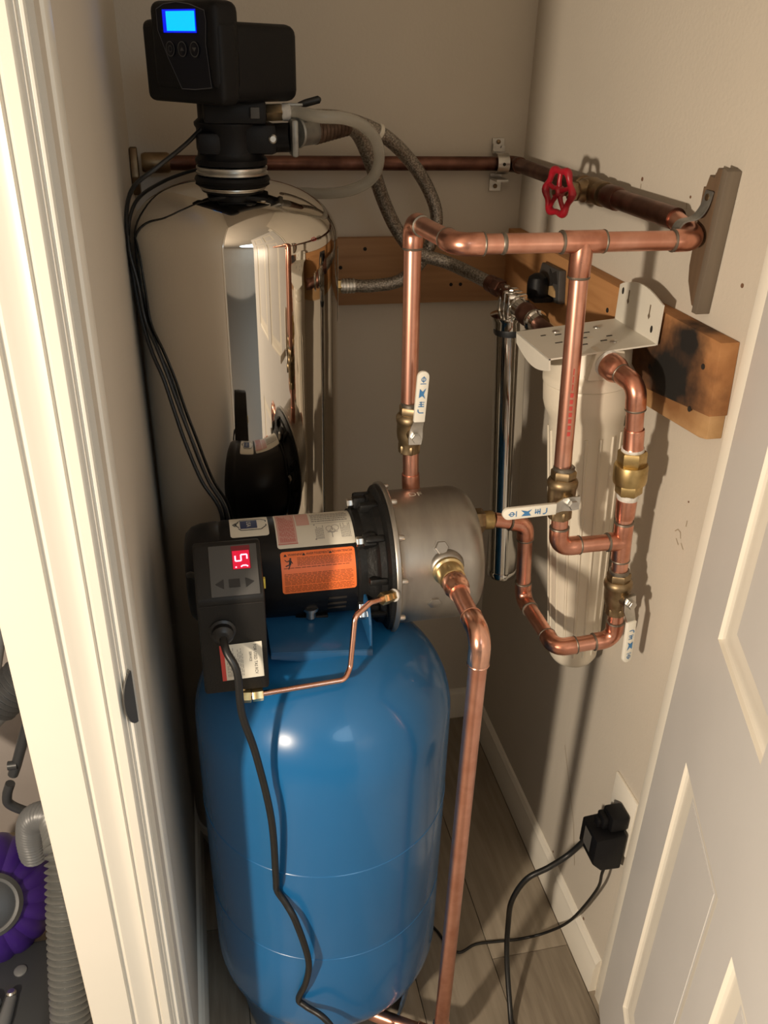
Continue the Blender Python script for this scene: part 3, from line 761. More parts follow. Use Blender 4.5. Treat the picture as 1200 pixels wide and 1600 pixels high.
mb = MB().prism(sh, face - hn * 0.002, (hr, UZ, hn), 0.0025); obj('shield_panel', mb, shield_m, ch)
mb = MB(); polyline2d(mb, fr(0.0010), sh, 0.0009, True); obj('shield_outline', mb, line_g, ch, flip=False)
mb = MB().prism([(-0.034, 1.512), (0.031, 1.512), (0.031, 1.5375), (-0.034, 1.5375)], face, (hr, UZ, hn), 0.0012); obj('screen_rim', mb, lcd_rim, ch)
mb = MB().prism([(-0.026, 1.514), (0.0295, 1.514), (0.0295, 1.5355), (-0.026, 1.5355)], face, (hr, UZ, hn), 0.0018); obj('screen', mb, lcd, ch)
for kk, uu in enumerate((-0.0225, 0.0015, 0.0255)):
    mb = MB(); mb.lathe([(0.0088, 0.0), (0.0088, 0.0012), (0.008, 0.0018)], face + hr * uu + UZ * 1.494, hn, 24)
    bt_ = obj('button', mb, shield_m, ch)
    mb = MB(); ring2d(mb, fr(0.0020), uu, 1.494, 0.0088, 0.0011, 24)
    if kk == 0: ring2d(mb, fr(0.0020), uu, 1.494, 0.004, 0.0008, 12)
    if kk == 1: mb.add([fr(0.0021)(uu - 0.004, 1.492), fr(0.0021)(uu + 0.004, 1.492), fr(0.0021)(uu, 1.4965)], [[0, 1, 2]])
    if kk == 2: mb.add([fr(0.0021)(uu - 0.004, 1.496), fr(0.0021)(uu + 0.004, 1.496), fr(0.0021)(uu, 1.4915)], [[0, 1, 2]])
    obj('button_mark', mb, panel_m, ch, flip=False)
obj('level_sight', MB().box(SC + V((0.032, -0.055, 1.428)), (0.012, 0.006, 0.014), 0.001), panel_m, so)
obj('valve_screw', MB().lathe([(0.006, 0), (0.006, 0.004), (0.004, 0.006)], SC + V((0.056, -0.040, 1.395)), (0, -1, 0), 12), zinc, so)
# outlet nipple and its taped adapters
obj('retainer_clip', MB().box(SC + V((0.086, -0.030, 1.396)), (0.010, 0.046, 0.048), 0.004), zinc_dull, so)
mb = MB().lathe([(0.020, 0.0), (0.021, 0.003), (0.019, 0.006), (0.019, 0.032), (0.0175, 0.034)], (0.150, 1.289, 1.4025), (0.85, 0.52, 0.06), 24)
obj('grey_union', mb, zinc_dull, so)
axd = V((0.87, 0.48, 0.08)).normalized(); o_ = V((0.176, 1.305, 1.4045))
prof = []; 
for kk in range(9):
    h = 0.007 * kk; prof += [(0.0188 - 0.0006 * kk, h), (0.0200 - 0.0006 * kk, h + 0.003), (0.0180 - 0.0006 * kk, h + 0.0062)]
obj('spiral_adapter', MB().lathe(prof, o_, axd, 20), M('dark_spiral', (0.16, 0.105, 0.075), 0.5, 0.8, vs=60, col2=(0.08, 0.05, 0.035)), so)
mb = MB().hexa((0.108, 1.296, 1.4265), (0.132, 1.296, 1.4275), 0.012); obj('drain_fitting', mb, brass_dk, so)
obj('thread_tape', MB().lathe([(0.010, 0), (0.0115, 0.003), (0.0115, 0.010), (0.009, 0.013)], (0.131, 1.296, 1.4275), (1, 0, 0), 16), teflon, so)
mb = MB().box((0.150, 1.297, 1.437), (0.022, 0.010, 0.004), 0.001); obj('valve_lever', mb, zinc_dull, so)
mb = MB().tube([(0.155, 1.297, 1.437), (0.165, 1.297, 1.439), (0.184, 1.297, 1.444), (0.187, 1.297, 1.4445)], [0.003, 0.0052, 0.0052, 0.002], 10); obj('lever_grip', mb, rubber, so)
# paper label on the right side of the tank
mb = MB(); fs_ = lambda u, v: SC + V(((SR + 0.0004) * math.cos(u), (SR + 0.0004) * math.sin(u), v))
rect(mb, fs_, D(-14), 1.135, D(16), 1.245, 10, 2); obj('tank_label', mb, label_w, so, flip=False)

# control head cable down the left side of the tank
cb1 = obj('head_cable', MB().tube(spline([(0.020, 1.29, 1.405), (-0.004, 1.272, 1.386), (-0.040, 1.252, 1.362), (-0.074, 1.252, 1.337), (-0.0885, 1.272, 1.302), (-0.0915, 1.280, 1.256), (-0.0900, 1.276, 1.213), (-0.083, 1.256, 1.154), (-0.073, 1.235, 1.113), (-0.060, 1.216, 1.079), (-0.049, 1.204, 1.034), (-0.037, 1.193, 0.986), (-0.018, 1.180, 0.927), (0.007, 1.168, 0.876), (0.000, 1.165, 0.80), (-0.03, 1.165, 0.5), (-0.04, 1.155, 0.2), (-0.05, 1.12, 0.02)], 6), 0.0030, 10), rubber, loc=(-0.07, 1.20, 1.2))
tag(cb1, 'thin black cable from control head, outer of two beside the steel tank', 'cable')
cb2 = obj('head_cable', MB().tube(spline([(0.050, 1.37, 1.350), (0.010, 1.385, 1.343), (-0.040, 1.36, 1.329), (-0.078, 1.31, 1.308), (-0.091, 1.275, 1.262), (-0.083, 1.257, 1.205), (-0.078, 1.249, 1.155), (-0.064, 1.225, 1.118), (-0.052, 1.209, 1.080), (-0.040, 1.198, 1.035), (-0.026, 1.187, 0.988), (-0.008, 1.176, 0.928), (0.0155, 1.165, 0.876), (0.012, 1.162, 0.80), (-0.018, 1.162, 0.5), (-0.03, 1.15, 0.2), (-0.04, 1.12, 0.02)], 6), 0.0026, 10), rubber, loc=(-0.06, 1.20, 1.2))
tag(cb2, 'thinner black wire against the steel tank, inner of two', 'cable')

# ------------------------------------------------------------------ hoses
h1 = thing('braided_hose', 'braided steel hose running from control head down to the chrome filter', 'hose', (0.37, 1.5, 1.2))
hp = spline([(0.226, 1.338, 1.4095), (0.252, 1.37, 1.397), (0.277, 1.40, 1.358), (0.312, 1.45, 1.287), (0.345, 1.475, 1.232), (0.378, 1.475, 1.198), (0.434, 1.47, 1.180), (0.466, 1.42, 1.170), (0.487, 1.36, 1.164)], 10)
obj('braid', MB().tube(hp, 0.0115, 16), braid_m, h1)
obj('ferrule', MB().tube([hp[-1] - (hp[-1] - hp[-2]).normalized() * 0.016, hp[-1]], 0.0140, 16), copper_old, h1)
d = (hp[-1] - hp[-4]).normalized()
obj('end_nut', MB().hexa(hp[-1] - d * 0.002, hp[-1] + d * 0.018, 0.0150), copper_old, h1)
obj('end_pipe', MB().tube([hp[-1] + d * 0.016, (0.495, 1.325, 1.160), (0.497, 1.31, 1.150)], 0.0115, 16), copper_old, h1)
h2 = thing('braided_hose', 'braided steel hose looping back behind the steel tank', 'hose', (0.4, 1.5, 1.2))
hp = spline([(0.17, 1.40, 1.415), (0.235, 1.43, 1.412), (0.300, 1.45, 1.392), (0.358, 1.49, 1.352), (0.404, 1.515, 1.298), (0.424, 1.52, 1.243), (0.404, 1.52, 1.180), (0.362, 1.52, 1.140), (0.310, 1.52, 1.131), (0.275, 1.52, 1.132)], 10)
obj('braid', MB().tube(hp, 0.0115, 16), braid_m, h2)
mb = MB()
for kk in range(4): mb.tube([(0.276 - 0.006 * kk, 1.52, 1.132), (0.272 - 0.006 * kk, 1.52, 1.132)], 0.0135, 16)
mb.tube([(0.276, 1.52, 1.132), (0.250, 1.52, 1.132)], 0.0118, 16)
obj('crimp_rings', mb, zinc, h2)
obj('brass_barb', MB().hexa((0.252, 1.52, 1.132), (0.236, 1.52, 1.132), 0.0125), brass_lt, h2)
obj('elbow_tail', MB().tube([(0.240, 1.52, 1.132), (0.20, 1.52, 1.132)], 0.010, 14), bronze_old, h2)
obj('white_clip', MB().lathe([(0.0128, -0.004), (0.0138, -0.003), (0.0138, 0.003), (0.0128, 0.004)], hp[20], hp[21] - hp[19], 16), label_w, h2)
dtube = obj('drain_tube', MB().tube(spline([(0.148, 1.296, 1.428), (0.18, 1.27, 1.424), (0.215, 1.275, 1.422), (0.245, 1.295, 1.412), (0.268, 1.315, 1.393), (0.278, 1.33, 1.366), (0.272, 1.35, 1.335), (0.245, 1.375, 1.315), (0.21, 1.41, 1.305), (0.17, 1.46, 1.300)], 8), 0.0085, 14), clear_t, loc=(0.27, 1.33, 1.37))
tag(dtube, 'milky plastic drain tube curling over the braided hoses', 'tube')

# ------------------------------------------------------------------ old pipe along back and right walls
op = thing('wall_water_pipe', 'dark tarnished copper pipe along the back and right walls', 'pipe', (0.2, 1.576, 1.33))
PXw = 0.583
pipe_run(op, [(-0.060, 1.576, 1.3325), (PXw, 1.580, 1.3310), (PXw, 1.290, 1.3305)], 0.0122, pm=copper_old, fm=copper_old, R=0.018, rings=False)
pipe_run(op, [(PXw, 1.165, 1.3305), (PXw, 0.993, 1.3305)], 0.0135, pm=copper_old, fm=copper_old, rings=False)
obj('coupling', MB().tube([(-0.076, 1.576, 1.3325), (-0.070, 1.576, 1.3325), (-0.034, 1.576, 1.3325), (-0.030, 1.576, 1.3325)], [0.014, 0.0165, 0.0165, 0.0145], 20), bronze_old, op)
obj('wall_flange', MB().prism([(-0.050, -0.012), (-0.02, -0.022), (0.024, -0.010), (0.024, 0.010), (-0.02, 0.022), (-0.050, 0.012)], (XL + 0.001, 1.576, 1.3325), ((0, 0, 1), (0, 1, 0), (1, 0, 0)), 0.012, 0.002), bronze_old, op)
obj('coupling', MB().tube([(PXw, 1.190, 1.3305), (PXw, 1.185, 1.3305), (PXw, 1.155, 1.3305), (PXw, 1.151, 1.3305)], [0.0145, 0.0162, 0.0162, 0.0142], 20), copper_old, op)
# gate valve
gv = thing('gate_valve', 'old bronze gate valve with a red handwheel on the right wall pipe', 'valve', (PXw, 1.242, 1.3305))
mb = MB()
mb.lathe([(0.0165, -0.045), (0.0175, -0.043), (0.0175, -0.028), (0.015, -0.026), (0.018, -0.012), (0.0195, 0), (0.018, 0.012), (0.015, 0.026), (0.0175, 0.028), (0.0175, 0.043), (0.0165, 0.045)], (PXw, 1.242, 1.3305), (0, -1, 0), 20)
obj('valve_body', mb, bronze_old, gv)
sdir = V((-0.88, -0.22, 0.0)).normalized(); g0 = V((PXw, 1.242, 1.3305))
obj('bonnet', MB().lathe([(0.015, 0.006), (0.0165, 0.016), (0.014, 0.020), (0.014, 0.030), (0.011, 0.032), (0.011, 0.040), (0.0065, 0.042), (0.0065, 0.048)], g0, sdir, 16), bronze_old, gv)
obj('packing_nut', MB().hexa(g0 + sdir * 0.030, g0 + sdir * 0.040, 0.0135), brass_dk, gv)
obj('stem', MB().cyl(g0 + sdir * 0.040, g0 + sdir * 0.070, 0.0035, 12), bronze_old, gv)
hwc = g0 + sdir * 0.060; wx, wy, wa = frame(sdir)
mb = MB(); loop = []
for kk in range(48):
    t = 2 * PI * kk / 48; rr = 0.0300 + 0.0024 * math.cos(6 * t)
    loop.append((hwc + (wx * math.cos(t) + wy * math.sin(t)) * rr, 0.0052 + 0.0009 * math.cos(6 * t)))
R = []
for kk in range(49):
    p, rad = loop[kk % 48]; n = (p - hwc).normalized()
    R.append([p + (n * math.cos(q) + wa * math.sin(q)) * rad for q in [2 * PI * j / 10 for j in range(10)]])
mb.rings(R, (False, False))
for kk in range(5):
    t = 2 * PI * kk / 5 + 0.3; dd = wx * math.cos(t) + wy * math.sin(t)
    mb.tube([hwc + dd * 0.005, hwc + dd * 0.016 + wa * 0.001, hwc + dd * 0.029], [0.0042, 0.0034, 0.0036], 10)
mb.lathe([(0.0085, -0.005), (0.0085, 0.005), (0.006, 0.008)], hwc, wa, 14)
obj('handwheel', mb, red_w, gv, label='red cast handwheel')
# strap clamp on the back wall
sc_ = thing('pipe_strap', 'galvanized perforated strap holding the dark pipe to the back wall', 'pipe strap', (0.556, 1.59, 1.33))
mb = MB(); mb.prism([(-0.011, 0.022), (0.011, 0.022), (0.011, 0.030), (0.006, 0.030), (0.005, 0.026), (0.001, 0.026), (0.0, 0.032), (-0.011, 0.033)], (0.556, 1.598, 1.33), ((1, 0, 0), (0, 0, 1), (0, -1, 0)), 0.003)
mb.span((0.545, 1.560, 1.302), (0.567, 1.598, 1.306)); 
arcp = [V((0.556, 1.576, 1.3315)) + V((0, -0.0165 * math.sin(t), 0.0165 * math.cos(t))) for t in [PI * k / 12 for k in range(13)]]
strip = [[p + V((-0.011, 0, 0)), p + V((0.011, 0, 0)), p + V((0.011, 0, 0)) * 1.0 + (p - V((0.556, 1.576, 1.3315))).normalized() * 0.0015, p + V((-0.011, 0, 0)) + (p - V((0.556, 1.576, 1.3315))).normalized() * 0.0015] for p in arcp]
mb.rings(strip)
mb.span((0.545, 1.590, 1.347), (0.567, 1.600, 1.352)); mb.span((0.545, 1.600, 1.350), (0.567, 1.604, 1.372)); mb.span((0.545, 1.600, 1.282), (0.567, 1.604, 1.312))
obj('strap', mb, zinc, sc_)
for zz in (1.366, 1.290): obj('screw_head', MB().lathe([(0.004, 0), (0.0035, 0.002), (0, 0.003)], (0.556, 1.599, zz), (0, -1, 0), 12), bronze_old, sc_)
obj('strap_hole', MB().lathe([(0.003, 0), (0.003, 0.0008)], (0.556, 1.5585, 1.332), (0, -1, 0), 12), hole_m, sc_)

# ------------------------------------------------------------------ boards
wood_back = wood('pine_dim', (0.42, 0.235, 0.11), (0.30, 0.155, 0.07), 0)
bk = thing('backing_board', 'brown pine board screwed low across the back wall', 'board', (0.26, 1.59, 1.14))
obj('board', MB().span((-0.05, 1.587, 1.079), (0.596, 1.6055, 1.202), 0.0012), wood_back, bk)
for (px, pz) in ((0.308, 1.183), (0.305, 1.122), (0.397, 1.119), (0.478, 1.113), (0.497, 1.113), (0.262, 1.150)):
    obj('screw_hole', MB().lathe([(0.0034, 0), (0.0034, 0.0009)], (px, 1.587, pz), (0, -1, 0), 12), hole_m, bk)
FX = 0.585
rl = V((0.597, 1.05, 1.16))
wood_r = wood('pine_scorched', (0.54, 0.275, 0.11), (0.42, 0.195, 0.07), 1, rough=0.85,
              scorch=[((FX - rl.x, 0.950 - rl.y, 1.140 - rl.z), (0.08, 0.112, 0.072), 0.8, (0.20, 0.075, 0.025)),
                      ((FX - rl.x, 0.945 - rl.y, 1.143 - rl.z), (0.08, 0.074, 0.050), 0.45, (0.006, 0.005, 0.004)),
                      ((FX - rl.x, 0.916 - rl.y, 1.199 - rl.z), (0.08, 0.034, 0.027), 0.45, (0.008, 0.006, 0.005))])
wood_top = wood('pine_pale', (0.50, 0.31, 0.15), (0.42, 0.25, 0.11), 1,
                scorch=[((FX - rl.x, 0.950 - rl.y, 1.120 - rl.z), (0.08, 0.07, 0.030), 0.5, (0.22, 0.10, 0.035))])
rb = thing('backing_board', 'scorched pine board on the right wall with a black burn mark', 'board', rl)
obj('board', MB().prism([(0.844, 1.128), (0.851, 1.2165), (1.586, 1.2165), (1.586, 1.100), (0.99, 1.110)], (FX, 0, 0), ((0, 1, 0), (0, 0, 1), (1, 0, 0)), XR - FX - 0.0005, 0.001), wood_r, rb)
obj('lower_board', MB().prism([(0.845, 1.098), (0.848, 1.14), (1.586, 1.14), (1.586, 1.085), (0.99, 1.085), (0.860, 1.094)], (FX + 0.004, 0, 0), ((0, 1, 0), (0, 0, 1), (1, 0, 0)), XR - FX - 0.0045, 0.001), wood_top, rb)
for (py, pz) in ((0.876, 1.180), (0.886, 1.122), (1.140, 1.178), (0.995, 1.140)):
    obj('screw_hole', MB().lathe([(0.0036, 0), (0.0036, 0.0009)], (FX, py, pz), (-1, 0, 0), 12), hole_m, rb)
# weathered cleat with strap carrying the pipe end
wood_c = wood('weathered_wood', (0.19, 0.125, 0.075), (0.12, 0.075, 0.045), 2)
ct = thing('wood_cleat', 'weathered wooden cleat on the right wall behind the copper pipe end', 'cleat', (0.60, 0.94, 1.3))
mb = MB().prism([(0.922, 1.393), (0.944, 1.395), (0.947, 1.382), (0.958, 1.386), (0.961, 1.370), (0.967, 1.372), (0.966, 1.28), (0.962, 1.262), (0.945, 1.236), (0.929, 1.232)], (0.596, 0, 0), ((0, 1, 0), (0, 0, 1), (1, 0, 0)), 0.0135, 0.001)
obj('wood_strip', mb, wood_c, ct)
mb = MB().prism([(0.916, 1.394), (0.927, 1.397), (0.934, 1.230), (0.923, 1.230)], (0.591, 0, 0), ((0, 1, 0), (0, 0, 1), (1, 0, 0)), 0.0185, 0.001)
obj('wood_strip', mb, wood('weathered_grey', (0.17, 0.135, 0.10), (0.12, 0.095, 0.07), 2), ct)
mb = MB(); pth = spline([(0.5945, 0.948, 1.368), (0.592, 0.950, 1.350), (0.584, 0.952, 1.338), (0.568, 0.953, 1.3335), (0.560, 0.950, 1.322), (0.5635, 0.946, 1.305)], 5)
strip = [[p + V((0, -0.008, 0.0)), p + V((0, 0.008, 0.0)), p + V((-0.0015, 0.008, 0.0015)), p + V((-0.0015, -0.008, 0.0015))] for p in pth]
mb.rings(strip); obj('metal_strap', mb, zinc_dull, ct)
obj('strap_screw', MB().lathe([(0.0045, 0), (0.004, 0.002), (0, 0.003)], (0.5935, 0.949, 1.362), (-1, 0, 0), 12), bronze_old, ct)

# ------------------------------------------------------------------ overhead copper run
oc = thing('copper_pipe_run', 'bright copper pipe run crossing overhead from pump riser to right wall', 'copper pipe', (0.43, 0.938, 1.315))
pipe_run(oc, [(0.2735, 1.073, 1.062), (0.2715, 1.082, 1.3165), (0.2870, 0.938, 1.3155), (0.5835, 0.938, 1.3155), (0.5830, 0.998, 1.3305)], R=0.017, sock=0.015)
pipe_run(oc, [(0.281, 1.070, 0.915), (0.2775, 1.072, 1.014)])
obj('coupling', MB().tube([(0.2815, 1.070, 0.93), (0.281, 1.070, 0.935), (0.2790, 1.071, 0.966), (0.2788, 1.071, 0.969)], [0.0126, 0.0130, 0.0130, 0.0126], 20), copper_f, oc)
tee(oc, (0.4375, 0.938, 1.316), (1, 0, 0.002), (0.008, -0.012, -1), B=0.040)
pipe_run(oc, [(0.4378, 0.9375, 1.285), (0.4455, 0.9265, 1.020)])
obj('solder_joint', MB().lathe([(0.0116, -0.0025), (0.0126, -0.001), (0.0126, 0.001), (0.0116, 0.0025)], (0.341, 0.938, 1.3157), (1, 0, 0), 20), solder, oc)
mb = MB()
for kk in range(7):
    zz = 1.135 - 0.0085 * kk; xx = 0.4378 + (1.285 - zz) * 0.0291; yy = 0.9375 - (1.285 - zz) * 0.0415
    fq2 = lambda u, v: V((xx + 0.01165 * math.sin(u) , yy - 0.01165 * math.cos(u), zz + v))
    rect(mb, fq2, -0.25, -0.0028, 0.12, 0.0028, 3, 1)
for kk in range(3):
    zz = 1.165 - 0.010 * kk; xx = 0.4378 + (1.285 - zz) * 0.0291; yy = 0.9375 - (1.285 - zz) * 0.0415
    fq2 = lambda u, v: V((xx + 0.01165 * math.sin(u) , yy - 0.01165 * math.cos(u), zz + v))
    rect(mb, fq2, -0.13, -0.004, -0.02, 0.004, 2, 1)
obj('red_print', mb, red_ink, oc, flip=False)

# ------------------------------------------------------------------ ball valves
def ball_valve(c, ax, sd, hd, label, L=0.098):
    c, ax, sd, hd = V(c), V(ax).normalized(), V(sd).normalized(), V(hd).normalized()
    t = thing('ball_valve', label, 'valve', c, 'white-handled ball valves')
    mb = MB()
    mb.lathe([(0.0135, -0.037), (0.0150, -0.036), (0.0150, -0.024), (0.0158, -0.020), (0.0178, -0.014), (0.0186, -0.006), (0.0186, 0.008), (0.0198, 0.010), (0.0202, 0.013), (0.0202, 0.017), (0.0185, 0.020), (0.0165, 0.022)], c, ax, 28)
    obj('valve_body', mb, brass_dk, t)
    obj('hex_end', MB().hexa(c + ax * 0.020, c + ax * 0.033, 0.0168), brass_dk, t)
    obj('hex_end', MB().hexa(c - ax * 0.037, c - ax * 0.024, 0.0162), brass_dk, t)
    obj('socket', MB().lathe([(0.0142, 0.033), (0.0142, 0.037), (0.0125, 0.0385)], c, ax, 20), solder, t)
    s0 = c - ax * 0.003
    obj('stem_boss', MB().lathe([(0.0100, 0.012), (0.0092, 0.024), (0.0065, 0.024), (0.0050, 0.031)], s0, sd, 16), brass_dk, t)
    side = hd.cross(sd).normalized()
    hp_ = s0 + sd * 0.0265
    mb = MB()
    cen = [hp_ - hd * 0.011 - sd * 0.004, hp_ - hd * 0.011, hp_, hp_ + hd * 0.012, hp_ + hd * 0.024 + sd * 0.006, hp_ + hd * 0.036 + sd * 0.009]
    strip = [[p - side * w, p + side * w, p + side * w + sd * 0.002, p - side * w + sd * 0.002] for p, w in zip(cen, (0.009, 0.009, 0.010, 0.009, 0.0075, 0.0075))]
    mb.rings(strip)
    h = obj('handle', mb, zinc, t, label='plated steel lever with white vinyl grip')
    obj('handle_nut', MB().hexa(hp_ + sd * 0.001, hp_ + sd * 0.0085, 0.0068), zinc, t)
    g0 = hp_ + hd * 0.026 + sd * 0.0085
    outl = []
    w0 = 0.0082
    GL = L - 0.026
    for k in range(9):
        a_ = PI / 2 - PI * k / 8; outl.append((GL - w0 + w0 * math.cos(a_), w0 * math.sin(a_)))
    outl += [(0.0, -w0 * 0.95), (0.0, w0 * 0.95)]
    mb = MB().prism(outl, g0 - sd * 0.003, (hd, side, sd), 0.006, 0.0012)
    obj('grip', mb, grip_m, h)
    lg = planar(g0, hd, side, sd, 0.0036)
    mb = MB()
    b0 = 0.014
    polyline2d(mb, lg, [(b0 + 0.000, 0.004), (b0, -0.002), (b0 + 0.002, -0.004), (b0 + 0.005, -0.004)], 0.0014)
    polyline2d(mb, lg, [(b0 + 0.009, -0.004), (b0 + 0.009, 0.004)], 0.0013); polyline2d(mb, lg, [(b0 + 0.012, -0.0035), (b0 + 0.012, 0.0035)], 0.0012)
    polyline2d(mb, lg, [(b0 + 0.009, 0.0), (b0 + 0.016, -0.001)], 0.0014); polyline2d(mb, lg, [(b0 + 0.015, -0.003), (b0 + 0.015, 0.004)], 0.001)
    mb.add([lg(b0 + 0.021, -0.0045), lg(b0 + 0.034, -0.004), lg(b0 + 0.030, 0.0), lg(b0 + 0.035, 0.0045), lg(b0 + 0.026, 0.002), lg(b0 + 0.020, 0.0045), lg(b0 + 0.024, 0.0)], [[0, 1, 2, 6], [6, 2, 4], [2, 3, 4], [6, 4, 5]])
    polyline2d(mb, lg, [(b0 + 0.041, -0.004), (b0 + 0.041, 0.004)], 0.0010)
    ring2d(mb, lg, b0 + 0.047, 0.0, 0.0034, 0.0011, 10); polyline2d(mb, lg, [(b0 + 0.0425, 0.0), (b0 + 0.0515, 0.0)], 0.001)
    obj('grip_logo', mb, logo_m, h, flip=False)
    return t
ball_valve((0.2755, 1.072, 1.040), (0.008, -0.004, 1), (0.05, -1, 0), (0.05, 0.0, 1), 'ball valve on pump riser, white handle standing upright')
ball_valve((0.4470, 0.9235, 0.998), (-0.02, 0.03, 1), (0.10, -1, 0.02), (-1, -0.02, -0.02), 'ball valve under the overhead tee, white handle lying sideways')
ball_valve((0.5525, 0.920, 0.832), (-0.08, 0, 1), (0.22, -0.97, 0), (0.06, 0.0, -1), 'lowest ball valve near right wall, white handle hanging down')

# ------------------------------------------------------------------ filter branch
fb = thing('filter_tee_assembly', 'copper elbow and tee joining two ball valves before the white filter', 'copper pipe', (0.5, 0.92, 0.917))
pipe_run(fb, [(0.4485, 0.9215, 0.968), (0.4510, 0.920, 0.9165), (0.530, 0.920, 0.9165)], R=0.017, sock=0.014)
tee(fb, (0.5455, 0.920, 0.9165), (-0.07, 0, 1), (-1, 0, 0), L=0.030, B=0.022)
pipe_run(fb, [(0.5480, 0.920, 0.89), (0.5500, 0.920, 0.862)])
pipe_run(fb, [(0.5435, 0.920, 0.94), (0.5410, 0.920, 0.986)])
obj('coupling', MB().tube([(0.5429, 0.92, 0.954), (0.5427, 0.92, 0.957), (0.5413, 0.92, 0.980), (0.5411, 0.92, 0.983)], [0.0128, 0.0132, 0.0140, 0.0138], 20), copper_f, fb)
cv = thing('check_valve', 'round brass check valve above the copper tee near right wall', 'valve', (0.539, 0.92, 1.02))
ca = V((-0.07, 0, 1)).normalized(); cc = V((0.5395, 0.92, 1.022))
obj('valve_body', MB().lathe([(0.0175, -0.016), (0.0215, -0.014), (0.0225, -0.010), (0.0225, 0.010), (0.0210, 0.013), (0.0175, 0.014)], cc, ca, 32), brass, cv)
obj('hex_end', MB().hexa(cc + ca * 0.013, cc + ca * 0.032, 0.0190), brass, cv)
obj('hex_end', MB().hexa(cc - ca * 0.031, cc - ca * 0.015, 0.0180), brass, cv)
obj('thread_tape', MB().lathe([(0.0140, 0.030), (0.0150, 0.032), (0.0150, 0.036), (0.0130, 0.038)], cc, ca, 20), teflon, cv)
obj('thread_tape', MB().lathe([(0.0135, -0.040), (0.0145, -0.038), (0.0150, -0.033), (0.0150, -0.030)], cc, ca, 20), teflon, cv)

fo_ = thing('filter_outlet_pipe', 'copper elbow piece from white filter port down to the check valve', 'copper pipe', (0.53, 0.92, 1.1))
pipe_run(fo_, [(0.5150, 0.968, 1.1520), (0.5265, 0.919, 1.1440), (0.5365, 0.919, 1.058)], R=0.019, sock=0.016)
obj('coupling', MB().tube([(0.5335, 0.919, 1.085), (0.5337, 0.919, 1.083), (0.5362, 0.919, 1.060), (0.5364, 0.919, 1.058)], [0.0128, 0.0133, 0.0133, 0.0140], 20), copper_f, fo_)
d = V((0.0115, -0.049, -0.008)).normalized()
obj('port_adapter', MB().lathe([(0.0165, 0.0), (0.0175, 0.002), (0.0175, 0.016), (0.0155, 0.022), (0.0135, 0.026), (0.0130, 0.030)], V((0.5135, 0.976, 1.1530)), d, 20), copper_f, fo_)
obj('thread_tape', MB().lathe([(0.0180, -0.003), (0.0195, 0.0), (0.0175, 0.003)], V((0.5132, 0.978, 1.1533)), d, 18), teflon, fo_)

sl_ = thing('suction_pipe', 'copper pipe from pump end dropping and turning to the lowest valve', 'copper pipe', (0.46, 1.0, 0.75))
pipe_run(sl_, [(0.405, 1.05, 0.8925), (0.4565, 1.050, 0.880), (0.4665, 1.050, 0.744), (0.4690, 0.920, 0.7425), (0.5600, 0.920, 0.7480), (0.5565, 0.920, 0.800)], R=0.018, sock=0.013)
obj('brass_union', MB().hexa((0.370, 1.05, 0.8935), (0.388, 1.05, 0.8930), 0.0185), brass_dk, sl_)
obj('brass_union', MB().lathe([(0.0135, 0), (0.0142, 0.002), (0.0142, 0.014), (0.0125, 0.016)], (0.388, 1.05, 0.8930), (1, 0, -0.03), 18), brass, sl_)

lp = thing('discharge_pipe', 'tall copper pipe dropping from pump front past the blue tank', 'copper pipe', (0.296, 0.785, 0.0))
pipe_run(lp, [(0.302, 0.905, 0.885), (0.3005, 0.785, 0.885), (0.2950, 0.783, 0.062), (0.150, 0.88, 0.050)], r=0.0116, pm=copper, fm=copper_b, R=0.021, sock=0.020, fk=1.17, ring_m=copper_b)
obj('steel_bushing', MB().lathe([(0.0215, 0), (0.0215, 0.006), (0.0185, 0.008), (0.0180, 0.028), (0.0165, 0.030)], (0.302, 0.938, 0.885), (0, -1, 0), 24), brass_lt, lp)
obj('copper_adapter', MB().lathe([(0.0160, 0), (0.0172, 0.002), (0.0172, 0.018), (0.0150, 0.022), (0.0142, 0.030)], (0.302, 0.909, 0.885), (0, -1, 0), 12), copper_b, lp)

# ------------------------------------------------------------------ chrome filter (behind)
uv = thing('chrome_filter', 'tall slim chrome cylinder filter behind the white filter', 'filter', (0.52, 1.31, 0.6))
ua = V((-0.062, 0, 1)).normalized(); u0 = V((0.532, 1.31, 0.620))
obj('cylinder', MB().lathe([(0.020, 0), (0.026, 0.004), (0.0265, 0.02), (0.0265, 0.505)], u0, ua, 48), chrome_uv, uv)
obj('foot_cap', MB().lathe([(0.0270, 0.0), (0.0280, 0.002), (0.0280, 0.012), (0.0268, 0.014)], u0, ua, 40), chrome_uv, uv)
obj('top_flange', MB().lathe([(0.0265, 0.488), (0.031, 0.490), (0.0335, 0.504), (0.0345, 0.506), (0.0345, 0.510), (0.020, 0.513)], u0, ua, 48), chrome_uv, uv)
obj('band_clamp', MB().lathe([(0.0268, 0.478), (0.0280, 0.480), (0.0280, 0.494), (0.0268, 0.496)], u0, ua, 40), vac_dk, uv)
ut = u0 + ua * 0.511
mb = MB(); mb.box(ut + V((0.004, 0.0, 0.017)), (0.026, 0.060, 0.036), 0.006)
for dy in (-0.020, 0.0, 0.020): mb.box(ut + V((0.0, dy, 0.018)), (0.034, 0.012, 0.040), 0.004)
mb.cyl(ut + V((0.004, -0.028, 0.016)), ut + V((0.006, -0.042, 0.014)), 0.017, 20)
obj('manifold', mb, chrome_uv, uv)
obj('manifold_bolt', MB().hexa(ut + V((-0.006, -0.01, 0.038)), ut + V((-0.006, -0.01, 0.043)), 0.005), zinc, uv)
obj('manifold_bolt', MB().hexa(ut + V((-0.006, 0.014, 0.038)), ut + V((-0.006, 0.014, 0.043)), 0.005), zinc, uv)
